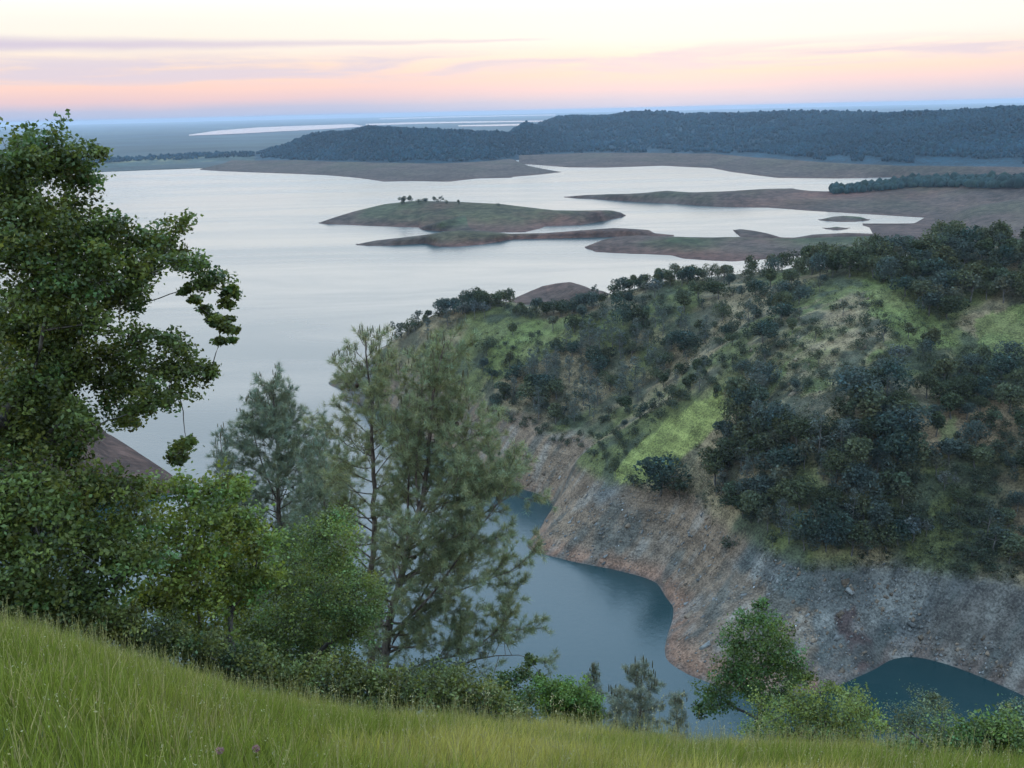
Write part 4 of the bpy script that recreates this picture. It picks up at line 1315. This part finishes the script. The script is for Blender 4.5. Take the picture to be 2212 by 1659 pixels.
s1 = rgr.lognormal(-1.25, .55, (m, 1)); s2 = s1 * rgr.uniform(.35, .7, (m, 1)); s3 = s1 * rgr.uniform(.15, .4, (m, 1))
cor = np.array([(a_, b_, c_) for a_ in (-1, 1) for b_ in (-1, 1) for c_ in (-1, 1)], float)
jit = rgr.uniform(.55, 1.1, (m, 8, 3))
V = P[:, None] + (cor[None] * jit)[..., 0:1] * (D1 * s1)[:, None] + (cor[None] * jit)[..., 1:2] * (D2 * s2)[:, None] + (cor[None] * jit)[..., 2:3] * (D3 * s3)[:, None]
fq = np.array([(0, 1, 3, 2), (4, 6, 7, 5), (0, 4, 5, 1), (2, 3, 7, 6), (0, 2, 6, 4), (1, 5, 7, 3)])
Q = (np.arange(m)[:, None, None] * 8 + fq[None]).reshape(-1, 4)
rc = np.where(rgr.random((m, 1)) < .55, np.array([[.125, .122, .115]]), np.array([[.150, .110, .078]])) * rgr.uniform(.5, 1.25, (m, 1))
rc = np.where(rib[:, None], np.array([[.14, .11, .075]]) * rgr.uniform(.5, 1.15, (m, 1)), rc)
rc = np.where((rgr.random((m, 1)) < .005) & (s1 < .5), np.array([[.42, .42, .42]]), rc)
kg.add(V.reshape(-1, 3), Q, None, np.repeat(rc, 8, 0))
stuff(obj('rocks', kg.mesh('rocks', MAT_ROCK, (0, 0, 0), False)), 'loose grey and brown rock slabs on the bare bank', 'rocks')

# small trees along the crest of the largest island
Xa, tqa, Ga = loA
rgi = np.random.default_rng(430)
ci = int(np.argmin(np.abs(tqa - 1.0)))
for X, Y, h_, kd, lb in ((873, 441, 9, 'oak', 'leftmost dark tree clump on the crest of the largest island'), (885, 441, 9, 'oak', 'dark tree right beside the leftmost clump on the island crest'),
                         (905, 440, 5, 'bush', 'small bush between the clump and the middle trees on the island crest'), (917, 440, 6, 'oak', 'dark tree in the middle of the island crest row'),
                         (938, 439, 9, 'airy', 'taller airy tree in the middle of the island crest'), (950, 438, 9, 'airy', 'second taller airy tree right of the first on the island crest'),
                         (966, 439, 4, 'bush', 'low bush right of the airy trees on the island crest'), (992, 441, 5, 'oak', 'small upright tree alone right of the island crest row'),
                         (1078, 446, 3.5, 'bush', 'tiny bush farthest right along the island crest')):
    j = int(np.argmin(np.abs(Xa - X)))
    plant(kd, Ga[ci, j] + [0, 0, -.2], h_ * 1.35, lb, None, rgi)

# ---------------------------------------------------------------- near trees
def lobes_px(pts, dist, rg, dj=1.0):
    out_ = []
    for X, Y, r_ in pts:
        d_ = dist + rg.uniform(-dj, dj)
        p = at(np.array(float(X)), np.array(float(Y)), d_)
        L = np.linalg.norm(p - EYE)
        out_.append((p, r_ * S / FPX * L))
    return out_


def foot(X, dist):
    p = at(np.array(float(X)), np.array(1400.0), dist)
    return np.array([p[0], p[1], float(near_z(p[0], p[1]))])


rgn = np.random.default_rng(500)
OAKG = (0.074, 0.098, 0.024); OAKG2 = (0.132, 0.168, 0.034); OAKD = (0.092, 0.120, 0.030); YEL = (0.135, 0.165, 0.042)
# tall oak at the left edge
lob = [(20, 420, 90), (100, 335, 55), (150, 350, 45), (40, 345, 45), (205, 330, 16), (185, 395, 30), (60, 520, 95), (150, 480, 60), (230, 500, 45), (210, 560, 55), (290, 520, 45), (340, 510, 30), (385, 490, 22), (360, 545, 26),
       (120, 620, 90), (220, 620, 60), (290, 600, 42), (330, 575, 30), (400, 565, 28), (435, 575, 25), (470, 605, 24), (498, 628, 14), (445, 615, 18), (485, 655, 12), (470, 695, 9), (488, 712, 11), (506, 712, 9), (478, 738, 8), (402, 628, 10), (420, 648, 9), (440, 668, 10), (458, 684, 9), (495, 690, 8), (500, 735, 7),
       (40, 700, 90), (130, 720, 70), (210, 700, 34), (60, 830, 90), (150, 800, 50), (230, 770, 35), (290, 740, 36), (350, 725, 28), (390, 750, 26), (370, 790, 38), (430, 800, 26), (455, 800, 14), (290, 810, 48), (230, 840, 40),
       (330, 850, 34), (380, 845, 24), (260, 890, 26), (285, 915, 16), (310, 880, 20), (390, 975, 20), (378, 995, 14), (405, 960, 14), (40, 930, 80), (110, 900, 48), (140, 960, 40), (185, 935, 26), (95, 850, 45), (160, 900, 34), (300, 655, 22), (260, 640, 25)]
leafy('oak_tree', 'tall spreading oak filling the left edge, boughs hanging over the lake', 'oak tree', foot(-150, 19.5), lobes_px(lob, 21, rgn, 1.3), OAKG, 501, .095, .82, .26,
      at(np.array(-60.), np.array(900.), 20.5), None, None, True, None, .125, .42)
lob = [(60, 1060, 90), (170, 1080, 80), (250, 1050, 45), (90, 1170, 95), (210, 1180, 75), (60, 1270, 80), (180, 1280, 60), (290, 1130, 55), (290, 1230, 60), (-40, 1150, 90), (120, 1330, 40), (20, 1340, 40), (250, 1330, 40)]
leafy('oak_tree', 'shaggy dark oak low at the left above the grass', 'oak tree', foot(120, 19), lobes_px(lob, 20, rgn, 1.0), OAKD, 502, .105, .75, .2, None, None, None, True, None, .15, .5)
lob = [(400, 1070, 45), (470, 1060, 36), (505, 1040, 22), (525, 1060, 20), (440, 1130, 60), (520, 1120, 40), (355, 1140, 50), (560, 1170, 40), (480, 1200, 62), (390, 1220, 58), (550, 1250, 48), (430, 1290, 55), (340, 1290, 50),
       (500, 1300, 45), (330, 1060, 25), (300, 1200, 40), (440, 1370, 42), (390, 1340, 42), (470, 1400, 30)]
leafy('oak_tree', 'bright green oak left of the pines with a straight trunk', 'oak tree', foot(517, 22), lobes_px(lob, 22, rgn, 1.1), OAKG2, 503, .105, .72, .13, None, None, None, True, None, .14, .5)
lob = [(735, 1115, 24), (750, 1140, 26), (710, 1130, 32), (680, 1165, 36), (640, 1170, 32), (650, 1220, 55), (730, 1220, 45), (770, 1255, 34), (810, 1265, 22), (600, 1260, 45), (680, 1290, 65), (760, 1310, 52), (800, 1320, 26),
       (600, 1340, 60), (690, 1370, 55), (760, 1370, 36), (530, 1360, 45), (580, 1410, 45), (660, 1430, 45), (735, 1430, 30), (500, 1400, 35)]
leafy('oak_tree', 'rounded yellow-green oak in front of the pines', 'oak tree', foot(650, 24), lobes_px(lob, 24, rgn, 1.4), (0.105, 0.142, 0.040), 504, .075, 1.1, .13, None, None, None, True, None, .14)
lob = [(300, 1360, 35), (370, 1370, 40), (430, 1400, 38), (500, 1430, 34), (560, 1455, 30), (630, 1470, 28), (700, 1480, 28), (760, 1490, 25), (240, 1350, 30)]
leafy('thicket', 'dark tangled thicket along the upper edge of the grass', 'bush', foot(430, 19.5), lobes_px(lob, 19.5, rgn, .5), (0.060, 0.080, 0.028), 505, .06, .9, .05, None, None, None, True, None, .13, .3, 4)

for xa, xb, sd_, lb in ((-60, 260, 531, 'dark undergrowth at the left end of the grass edge'), (260, 560, 532, 'dark undergrowth between the shaggy oak and the bright oak'), (560, 830, 533, 'dark undergrowth below the rounded yellow-green oak'),
                        (830, 1130, 534, 'dark undergrowth below the leaning pine')):
    lob = [(X, np.interp(X, EDGE[:, 0], EDGE[:, 1]) - rgn.uniform(-6, 70), rgn.uniform(16, 46)) for X in np.arange(xa, xb, 15)]
    leafy('undergrowth', lb, 'bush', foot((xa + xb) / 2, 19.5), lobes_px(lob, 19.5, rgn, .8), (0.105, 0.122, 0.036), sd_, .08, .75, .03, None, None, None, True, None, .13, .3, 3)

# pines
P3 = lambda X, Y, d: at(np.array(float(X)), np.array(float(Y)), d)
b1 = foot(797, 34)
pine('pine_tree', 'straight tall foothill pine, central one of the three', [b1, P3(800, 1330, 34), P3(808, 1150, 34), P3(806, 950, 34), P3(800, 860, 34), P3(790, 725, 34)], .17,
     [(0, .3), (.25, .7), (.4, 1.2), (.52, 1.4), (.62, 2.0), (.75, 1.9), (.85, 1.5), (.94, .9), (1, .4)], 511, step=.17, low=.26, right=-.12,
     forks=((.78, P3(826, 718, 34.2), .035),), cones=5)
b2 = foot(815, 32)
pine('pine_tree', 'leaning foothill pine with wide ragged crown, rightmost of the three', [b2, P3(835, 1380, 32), P3(868, 1240, 32), P3(897, 1137, 32), P3(920, 1036, 32), P3(930, 900, 32), P3(945, 800, 32), P3(960, 742, 32)], .19,
     [(0, .8), (.15, 1.3), (.3, 1.5), (.45, 1.8), (.55, 2.1), (.65, 2.0), (.75, 1.8), (.85, 1.5), (.93, 1.1), (1, .4)], 512, (0.185, 0.205, 0.112), step=.16, low=.10, right=.28,
     extra=((.27, P3(1000, 1170, 31.5)), (.27, P3(1085, 1075, 31)), (.18, P3(1100, 1235, 31.5)), (.10, P3(1105, 1330, 31)), (.06, P3(1120, 1415, 31)), (.42, P3(1120, 1060, 31.8)), (.5, P3(1100, 1000, 32)), (.52, P3(1020, 930, 32.3)), (.5, P3(870, 960, 32))),
     forks=((.62, P3(985, 760, 32.5), .05), (.6, P3(905, 760, 32.4), .045)), cones=7)
b3 = foot(610, 44)
pine('pine_tree', 'dark bushy foothill pine standing behind, leftmost of the three', [b3, P3(606, 1200, 44), P3(600, 1000, 44), P3(590, 815, 44)], .2,
     [(0, 1.8), (.3, 3.2), (.5, 3.6), (.62, 3.3), (.75, 2.6), (.86, 1.8), (.95, 1.0), (1, .4)], 513, (0.155, 0.182, 0.125), step=.13, low=.2, forks=((.72, P3(570, 830, 44.5), .04), (.66, P3(545, 870, 44), .04)), needle=.24)
b4 = foot(700, 40)
pine('pine_tree', 'small pine filling the gap between the two taller ones', [b4, P3(702, 1150, 40), P3(700, 945, 40)], .12,
     [(0, 1.2), (.4, 1.7), (.7, 1.8), (.88, 1.1), (1, .3)], 514, (0.155, 0.182, 0.125), step=.14, low=.3)
b5 = foot(480, 42)
pine('pine_tree', 'thin pale pine at the left of the dark bushy one', [b5, P3(482, 1150, 42), P3(478, 925, 42)], .09, [(0, .5), (.5, .9), (.8, .6), (1, .25)], 515, (0.13, 0.155, 0.115), step=.2, low=.35)
b6 = foot(1383, 29)
pine('pine_tree', 'small grey pine with rounded top at the grass edge', [b6, P3(1384, 1530, 29), P3(1386, 1448, 29)], .06, [(0, .5), (.4, .85), (.7, .72), (.9, .45), (1, .2)], 516, (0.20, 0.215, 0.165), step=.07, low=.12, needle=.15, tuft=.13, cones=0)
b7 = foot(1283, 33)
pine('pine_tree', 'tiny pine behind the round bright bush', [b7, P3(1283, 1520, 33), P3(1282, 1448, 33)], .05, [(0, .5), (.5, .5), (.8, .32), (1, .15)], 517, (0.14, 0.16, 0.12), step=.09, low=.3, needle=.15, tuft=.14, cones=0)
b8 = foot(1332, 30)
pine('pine_tree', 'wispy pine sapling between the tiny pine and the small grey pine', [b8, P3(1332, 1545, 30), P3(1333, 1495, 30)], .04, [(0, .4), (.5, .45), (1, .15)], 518, (0.20, 0.215, 0.165), step=.09, low=.2, needle=.15, tuft=.14, cones=0)
b9 = foot(1465, 27)
pine('pine_tree', 'wispy pine sapling left of the dark conical tree', [b9, P3(1462, 1560, 27), P3(1460, 1512, 27)], .04, [(0, .4), (.5, .4), (1, .15)], 519, (0.20, 0.215, 0.165), step=.1, low=.2, needle=.15, tuft=.14, cones=0)

# bushes along the grass edge
lob = [(1150, 1428, 10), (1130, 1462, 18), (1165, 1465, 14), (1105, 1470, 20), (1060, 1490, 26), (1085, 1510, 26), (1120, 1510, 24), (1010, 1500, 24), (960, 1495, 26), (1150, 1500, 20)]
leafy('oak_tree', 'scraggly young oak at the foot of the leaning pine', 'oak tree', foot(1090, 21), lobes_px(lob, 21, rgn, .6), (0.070, 0.105, 0.036), 521, .085, .8, .04, None, None, None, True, None, .13, .3, 3)
lob = [(1185, 1490, 26), (1215, 1500, 24), (1245, 1500, 28), (1275, 1520, 20), (1255, 1530, 30), (1220, 1540, 30), (1285, 1545, 14), (1190, 1530, 24)]
leafy('bush', 'dense round bright green bush at the grass edge', 'bush', foot(1240, 19), lobes_px(lob, 19, rgn, .3), (0.095, 0.15, 0.030), 522, .055, 1.6, .04, None, None, None, True, None, .08, .4, 3)
lob = [(880, 1470, 40), (930, 1450, 40), (850, 1500, 30), (980, 1460, 30), (900, 1500, 30), (800, 1490, 28)]
leafy('thicket', 'dark thicket around the base of the pines', 'bush', foot(890, 23), lobes_px(lob, 24, rgn, .8), (0.048, 0.066, 0.032), 523, .06, .8, .05, None, None, None, True, None, .14, .3, 4)
lob = [(1640, 1305, 12), (1640, 1325, 20), (1615, 1350, 26), (1665, 1350, 24), (1690, 1375, 24), (1640, 1380, 34), (1590, 1390, 26), (1610, 1420, 34), (1670, 1420, 38), (1715, 1420, 22), (1580, 1440, 30), (1640, 1455, 38),
       (1700, 1455, 32), (1545, 1475, 24), (1590, 1480, 32), (1735, 1460, 16), (1525, 1500, 18), (1560, 1510, 22), (1515, 1530, 14), (1545, 1535, 18), (1640, 1500, 34), (1700, 1500, 30)]
leafy('oak_tree', 'dark green conical tree standing in front of the far bank', 'tree', foot(1655, 27), lobes_px(lob, 27, rgn, .7), (0.074, 0.120, 0.034), 524, .085, .62, .08, None, None, None, True, None, .13)
lob = [(1660, 1545, 34), (1720, 1530, 40), (1770, 1515, 34), (1800, 1490, 14), (1830, 1510, 28), (1870, 1530, 26), (1840, 1550, 34), (1780, 1560, 44), (1700, 1580, 40), (1850, 1590, 34), (1630, 1580, 30), (1760, 1600, 36), (1890, 1560, 18)]
leafy('bush', 'airy yellow-green shrub in front of the dark conical tree', 'bush', foot(1750, 17), lobes_px(lob, 17, rgn, .6), YEL, 525, .05, 1.0, .035, None, None, None, True, None, .11, .3, 5)
lob = [(1960, 1545, 28), (2000, 1525, 26), (2035, 1540, 26), (1985, 1575, 30), (2040, 1580, 28), (1930, 1570, 24), (2010, 1505, 12)]
leafy('bush', 'thin grey-green shrub right of the yellow-green one', 'bush', foot(1995, 26), lobes_px(lob, 26, rgn, .6), (0.095, 0.118, 0.062), 526, .06, 1.0, .03, None, None, None, True, None, .16, .2, 4)
lob = [(1950, 1625, 26), (2000, 1620, 30), (2060, 1600, 34), (2110, 1590, 36), (2160, 1575, 30), (2160, 1600, 36), (2205, 1580, 34), (2230, 1610, 40), (2130, 1640, 40), (2190, 1560, 14), (2050, 1650, 30)]
leafy('bush', 'green bush in the lower right corner', 'bush', foot(2150, 12.5), lobes_px(lob, 12.5, rgn, .4), (0.085, 0.125, 0.034), 527, .045, 1.3, .03, None, None, None, True, None, .09, .3, 4)
lob = [(2170, 1535, 16), (2200, 1525, 18), (2215, 1545, 20), (2180, 1560, 18)]
leafy('bush', 'small grey shrub behind the corner bush at the right edge', 'bush', foot(2195, 24), lobes_px(lob, 24, rgn, .4), (0.09, 0.11, 0.062), 528, .06, .9, .03, None, None, None, True, None, .15, .2, 3)

# ---------------------------------------------------------------- grass
rgg = np.random.default_rng(600)
NB = 300000
r_ = np.sqrt(rgg.uniform(3.2 ** 2, 21.0 ** 2, NB * 2)); keepb = rgg.random(NB * 2) < np.clip(1.25 - r_ / 30, .35, 1)
a_ = np.radians(rgg.uniform(-38, 38, NB * 2))
r_, a_ = r_[keepb][:NB], a_[keepb][:NB]
bx, by = r_ * np.sin(a_), r_ * np.cos(a_)
bz = near_z(bx, by)
m = len(bx)
pat = fbm(bx / 2.4, by / 2.4, 4, 601) + .5
pat2 = fbm(bx / .5, by / .5, 2, 605) + .5
hh = (.12 + .26 * rgg.random(m) ** 1.3) * (.5 + 1.1 * pat2)
la = rgg.random(m) * 6.28
lean = rgg.uniform(.05, .5, m) * hh
wx = .35 * hh * .6
dxy = np.stack([np.cos(la) * lean + wx * .5, np.sin(la) * lean - wx * .2], 1)
sa = rgg.random(m) * 3.14
wv = np.stack([np.cos(sa), np.sin(sa), np.zeros(m)], 1) * rgg.uniform(.0025, .0058, (m, 1))
B0 = np.stack([bx, by, bz - .02], 1)
M1 = B0 + np.concatenate([dxy * .35, (hh * .6)[:, None]], 1)
T1 = B0 + np.concatenate([dxy, hh[:, None]], 1)
V = np.stack([B0 + wv, B0 - wv, M1 + wv * .7, M1 - wv * .7, T1], 1).reshape(-1, 3)
o5 = (np.arange(m) * 5)[:, None]
Qg = np.concatenate([o5, o5 + 1, o5 + 3, o5 + 2], 1); Tg = np.concatenate([o5 + 2, o5 + 3, o5 + 4], 1)
yell = sm(pat, .38, .60) * np.clip(.35 + .65 * sm(bx, -7, 1.0), 0, 1)
gc = lerp(np.broadcast_to(np.array((0.148, 0.178, 0.034)), (m, 3)), np.array((0.34, 0.30, 0.085)), yell)
dry = rgg.random(m) < (.10 + .12 * yell)
gc = np.where(dry[:, None], np.array((0.30, 0.25, 0.13)), gc) * rgg.uniform(.6, 1.35, (m, 1))
gcv = np.repeat(gc, 5, 0)
g = Geo()
g.add(V, Qg, Tg, gcv)
# seed stalks of wild oats mixed through the sward
ms = 5200
r_ = np.sqrt(rgg.uniform(4 ** 2, 20.0 ** 2, ms)); a_ = np.radians(rgg.uniform(-38, 38, ms))
sx, sy = r_ * np.sin(a_), r_ * np.cos(a_); sz = near_z(sx, sy)
hs = rgg.uniform(.32, .62, ms)
ln = rgg.normal(size=(ms, 2)) * .09
S0 = np.stack([sx, sy, sz], 1); S1 = S0 + np.concatenate([ln, hs[:, None]], 1)
sw = np.stack([np.cos(a_), -np.sin(a_), np.zeros(ms)], 1) * .0022
V = np.stack([S0 + sw, S0 - sw, S1 - sw * .6, S1 + sw * .6], 1).reshape(-1, 3)
sc_ = np.array((0.24, 0.22, 0.10)) * rgg.uniform(.6, 1.3, (ms, 1))
g.add(V, np.arange(ms * 4).reshape(-1, 4), None, np.repeat(sc_, 4, 0))
k = 4
HC = (S0[:, None] + (S1 - S0)[:, None] * rgg.uniform(.72, 1.02, (ms, k, 1)) + rgg.normal(size=(ms, k, 3)) * .018).reshape(-1, 3)
g.leaves(HC, rgg.uniform(.014, .026, len(HC)), rgg.uniform(.005, .009, len(HC)), rgg, np.repeat(np.array((0.28, 0.26, 0.14)) * rgg.uniform(.6, 1.3, (ms, 1)), k, 0), .6)
stuff(obj('grass', g.mesh('grass', MAT_GRASS, (0, 0, 0), False)), 'tall yellow-green spring grass covering the foreground slope', 'grass')


def oat(X, d, h_, label, seed):
    """one tall wild oat stalk with drooping spikelets"""
    rg = np.random.default_rng(seed)
    b = foot(X, d)
    root = thing('wild_oat_stalk', label, 'grass stalk', b, 'tall wild oat stalks at the grass edge')
    q = b + np.array([rg.normal() * .06 * h_ + .1 * h_, rg.normal() * .05, h_])
    ln_ = bend(b, q, rg, .05, 7)
    tg_ = Geo(); tg_.tube(ln_, np.linspace(.004, .002, 7), 4, np.array((.30, .27, .13)))
    obj('stem', tg_.mesh('stem', MAT_GRASS, b), root)
    n_ = 14
    u = rg.uniform(.62, 1.0, n_)
    C = np.stack([np.interp(u * 6, np.arange(7), ln_[:, i]) for i in range(3)], 1) + rg.normal(size=(n_, 3)) * np.array([.04, .04, .015])
    sg_ = Geo(); sg_.leaves(C, rg.uniform(.03, .05, n_), rg.uniform(.010, .016, n_), rg, np.broadcast_to(np.array((.48, .43, .26)), (n_, 3)) * rg.uniform(.7, 1.2, (n_, 1)), 1.4)
    part_stuff(obj('seed_head', sg_.mesh('seed_head', MAT_GRASS, b, False), root))


for i, (X, d, h_) in enumerate(((700, 15.2, .75), (815, 15.6, .85), (822, 15.0, .8), (1000, 15.4, .7), (1040, 15.0, .95), (1046, 15.3, .85), (1105, 14.6, .7), (1190, 14.8, .85), (1205, 13.6, .8), (1235, 15.2, .7),
                                (1258, 15.5, .75), (1330, 14.2, .7), (1405, 14.8, .75), (1420, 15.5, 1.2), (1505, 15.2, .9), (1560, 14.4, .7), (1640, 14.8, .9), (880, 14.0, .7), (760, 13.2, .7), (1480, 15.6, 1.3))):
    oat(X, d, h_, 'tall pale wild oat stalk standing above the grass edge', 650 + i)

# two pink clover heads in the grass
for X, Y, lb in ((475, 1621, 'pink clover flower in the grass, left of two'), (553, 1617, 'pink clover flower in the grass, right of two')):
    ds = np.linspace(4, 16, 400)
    P = at(np.full(400, float(X)), np.full(400, float(Y)), ds)
    k = int(np.argmin(np.abs(P[:, 2] - (near_z(P[:, 0], P[:, 1]) + .42))))
    top = P[k]; b = np.array([top[0] - .03, top[1] + .02, float(near_z(top[0], top[1]))])
    root = thing('clover_flower', lb, 'flower', b, 'pink clover flowers')
    g1 = Geo(); g1.tube(bend(b, top, rgg, .04, 5), np.linspace(.003, .002, 5), 4, np.array((.10, .15, .04)))
    obj('stem', g1.mesh('stem', MAT_GRASS, b), root)
    g2 = Geo(); n_ = 90
    v = rgg.normal(size=(n_, 3)); v /= np.linalg.norm(v, axis=1)[:, None]
    g2.leaves(top + v * np.array([.020, .020, .017]), np.full(n_, .016), np.full(n_, .007), rgg, tint((.27, .15, .165), n_, rgg, .2, .05), 0, v)
    obj('flower_head', g2.mesh('flower_head', MAT_GRASS, b, False), root)


# ---------------------------------------------------------------- haze
HB = 52000.0
hv = [(-HB, -HB, -42), (HB, -HB, -42), (HB, HB, -42), (-HB, HB, -42), (-HB, -HB, 160), (HB, -HB, 160), (HB, HB, 160), (-HB, HB, 160)]
hf = [(0, 3, 2, 1), (4, 5, 6, 7), (0, 1, 5, 4), (1, 2, 6, 5), (2, 3, 7, 6), (3, 0, 4, 7)]
MAT_HAZE, t, out = new_mat('haze_air')
pv = t.new('ShaderNodeVolumePrincipled')
pv.inputs['Color'].default_value = (0.52, 0.62, 0.75, 1)
pv.inputs['Density'].default_value = 0.000042
pv.inputs['Anisotropy'].default_value = 0.2
t.l.new(pv.outputs[0], out.inputs['Volume'])
hz = obj('haze', mesh_np('haze', hv, hf, MAT_HAZE, None, False))
stuff(hz, 'thin blue evening haze over the lake and plain', 'haze')
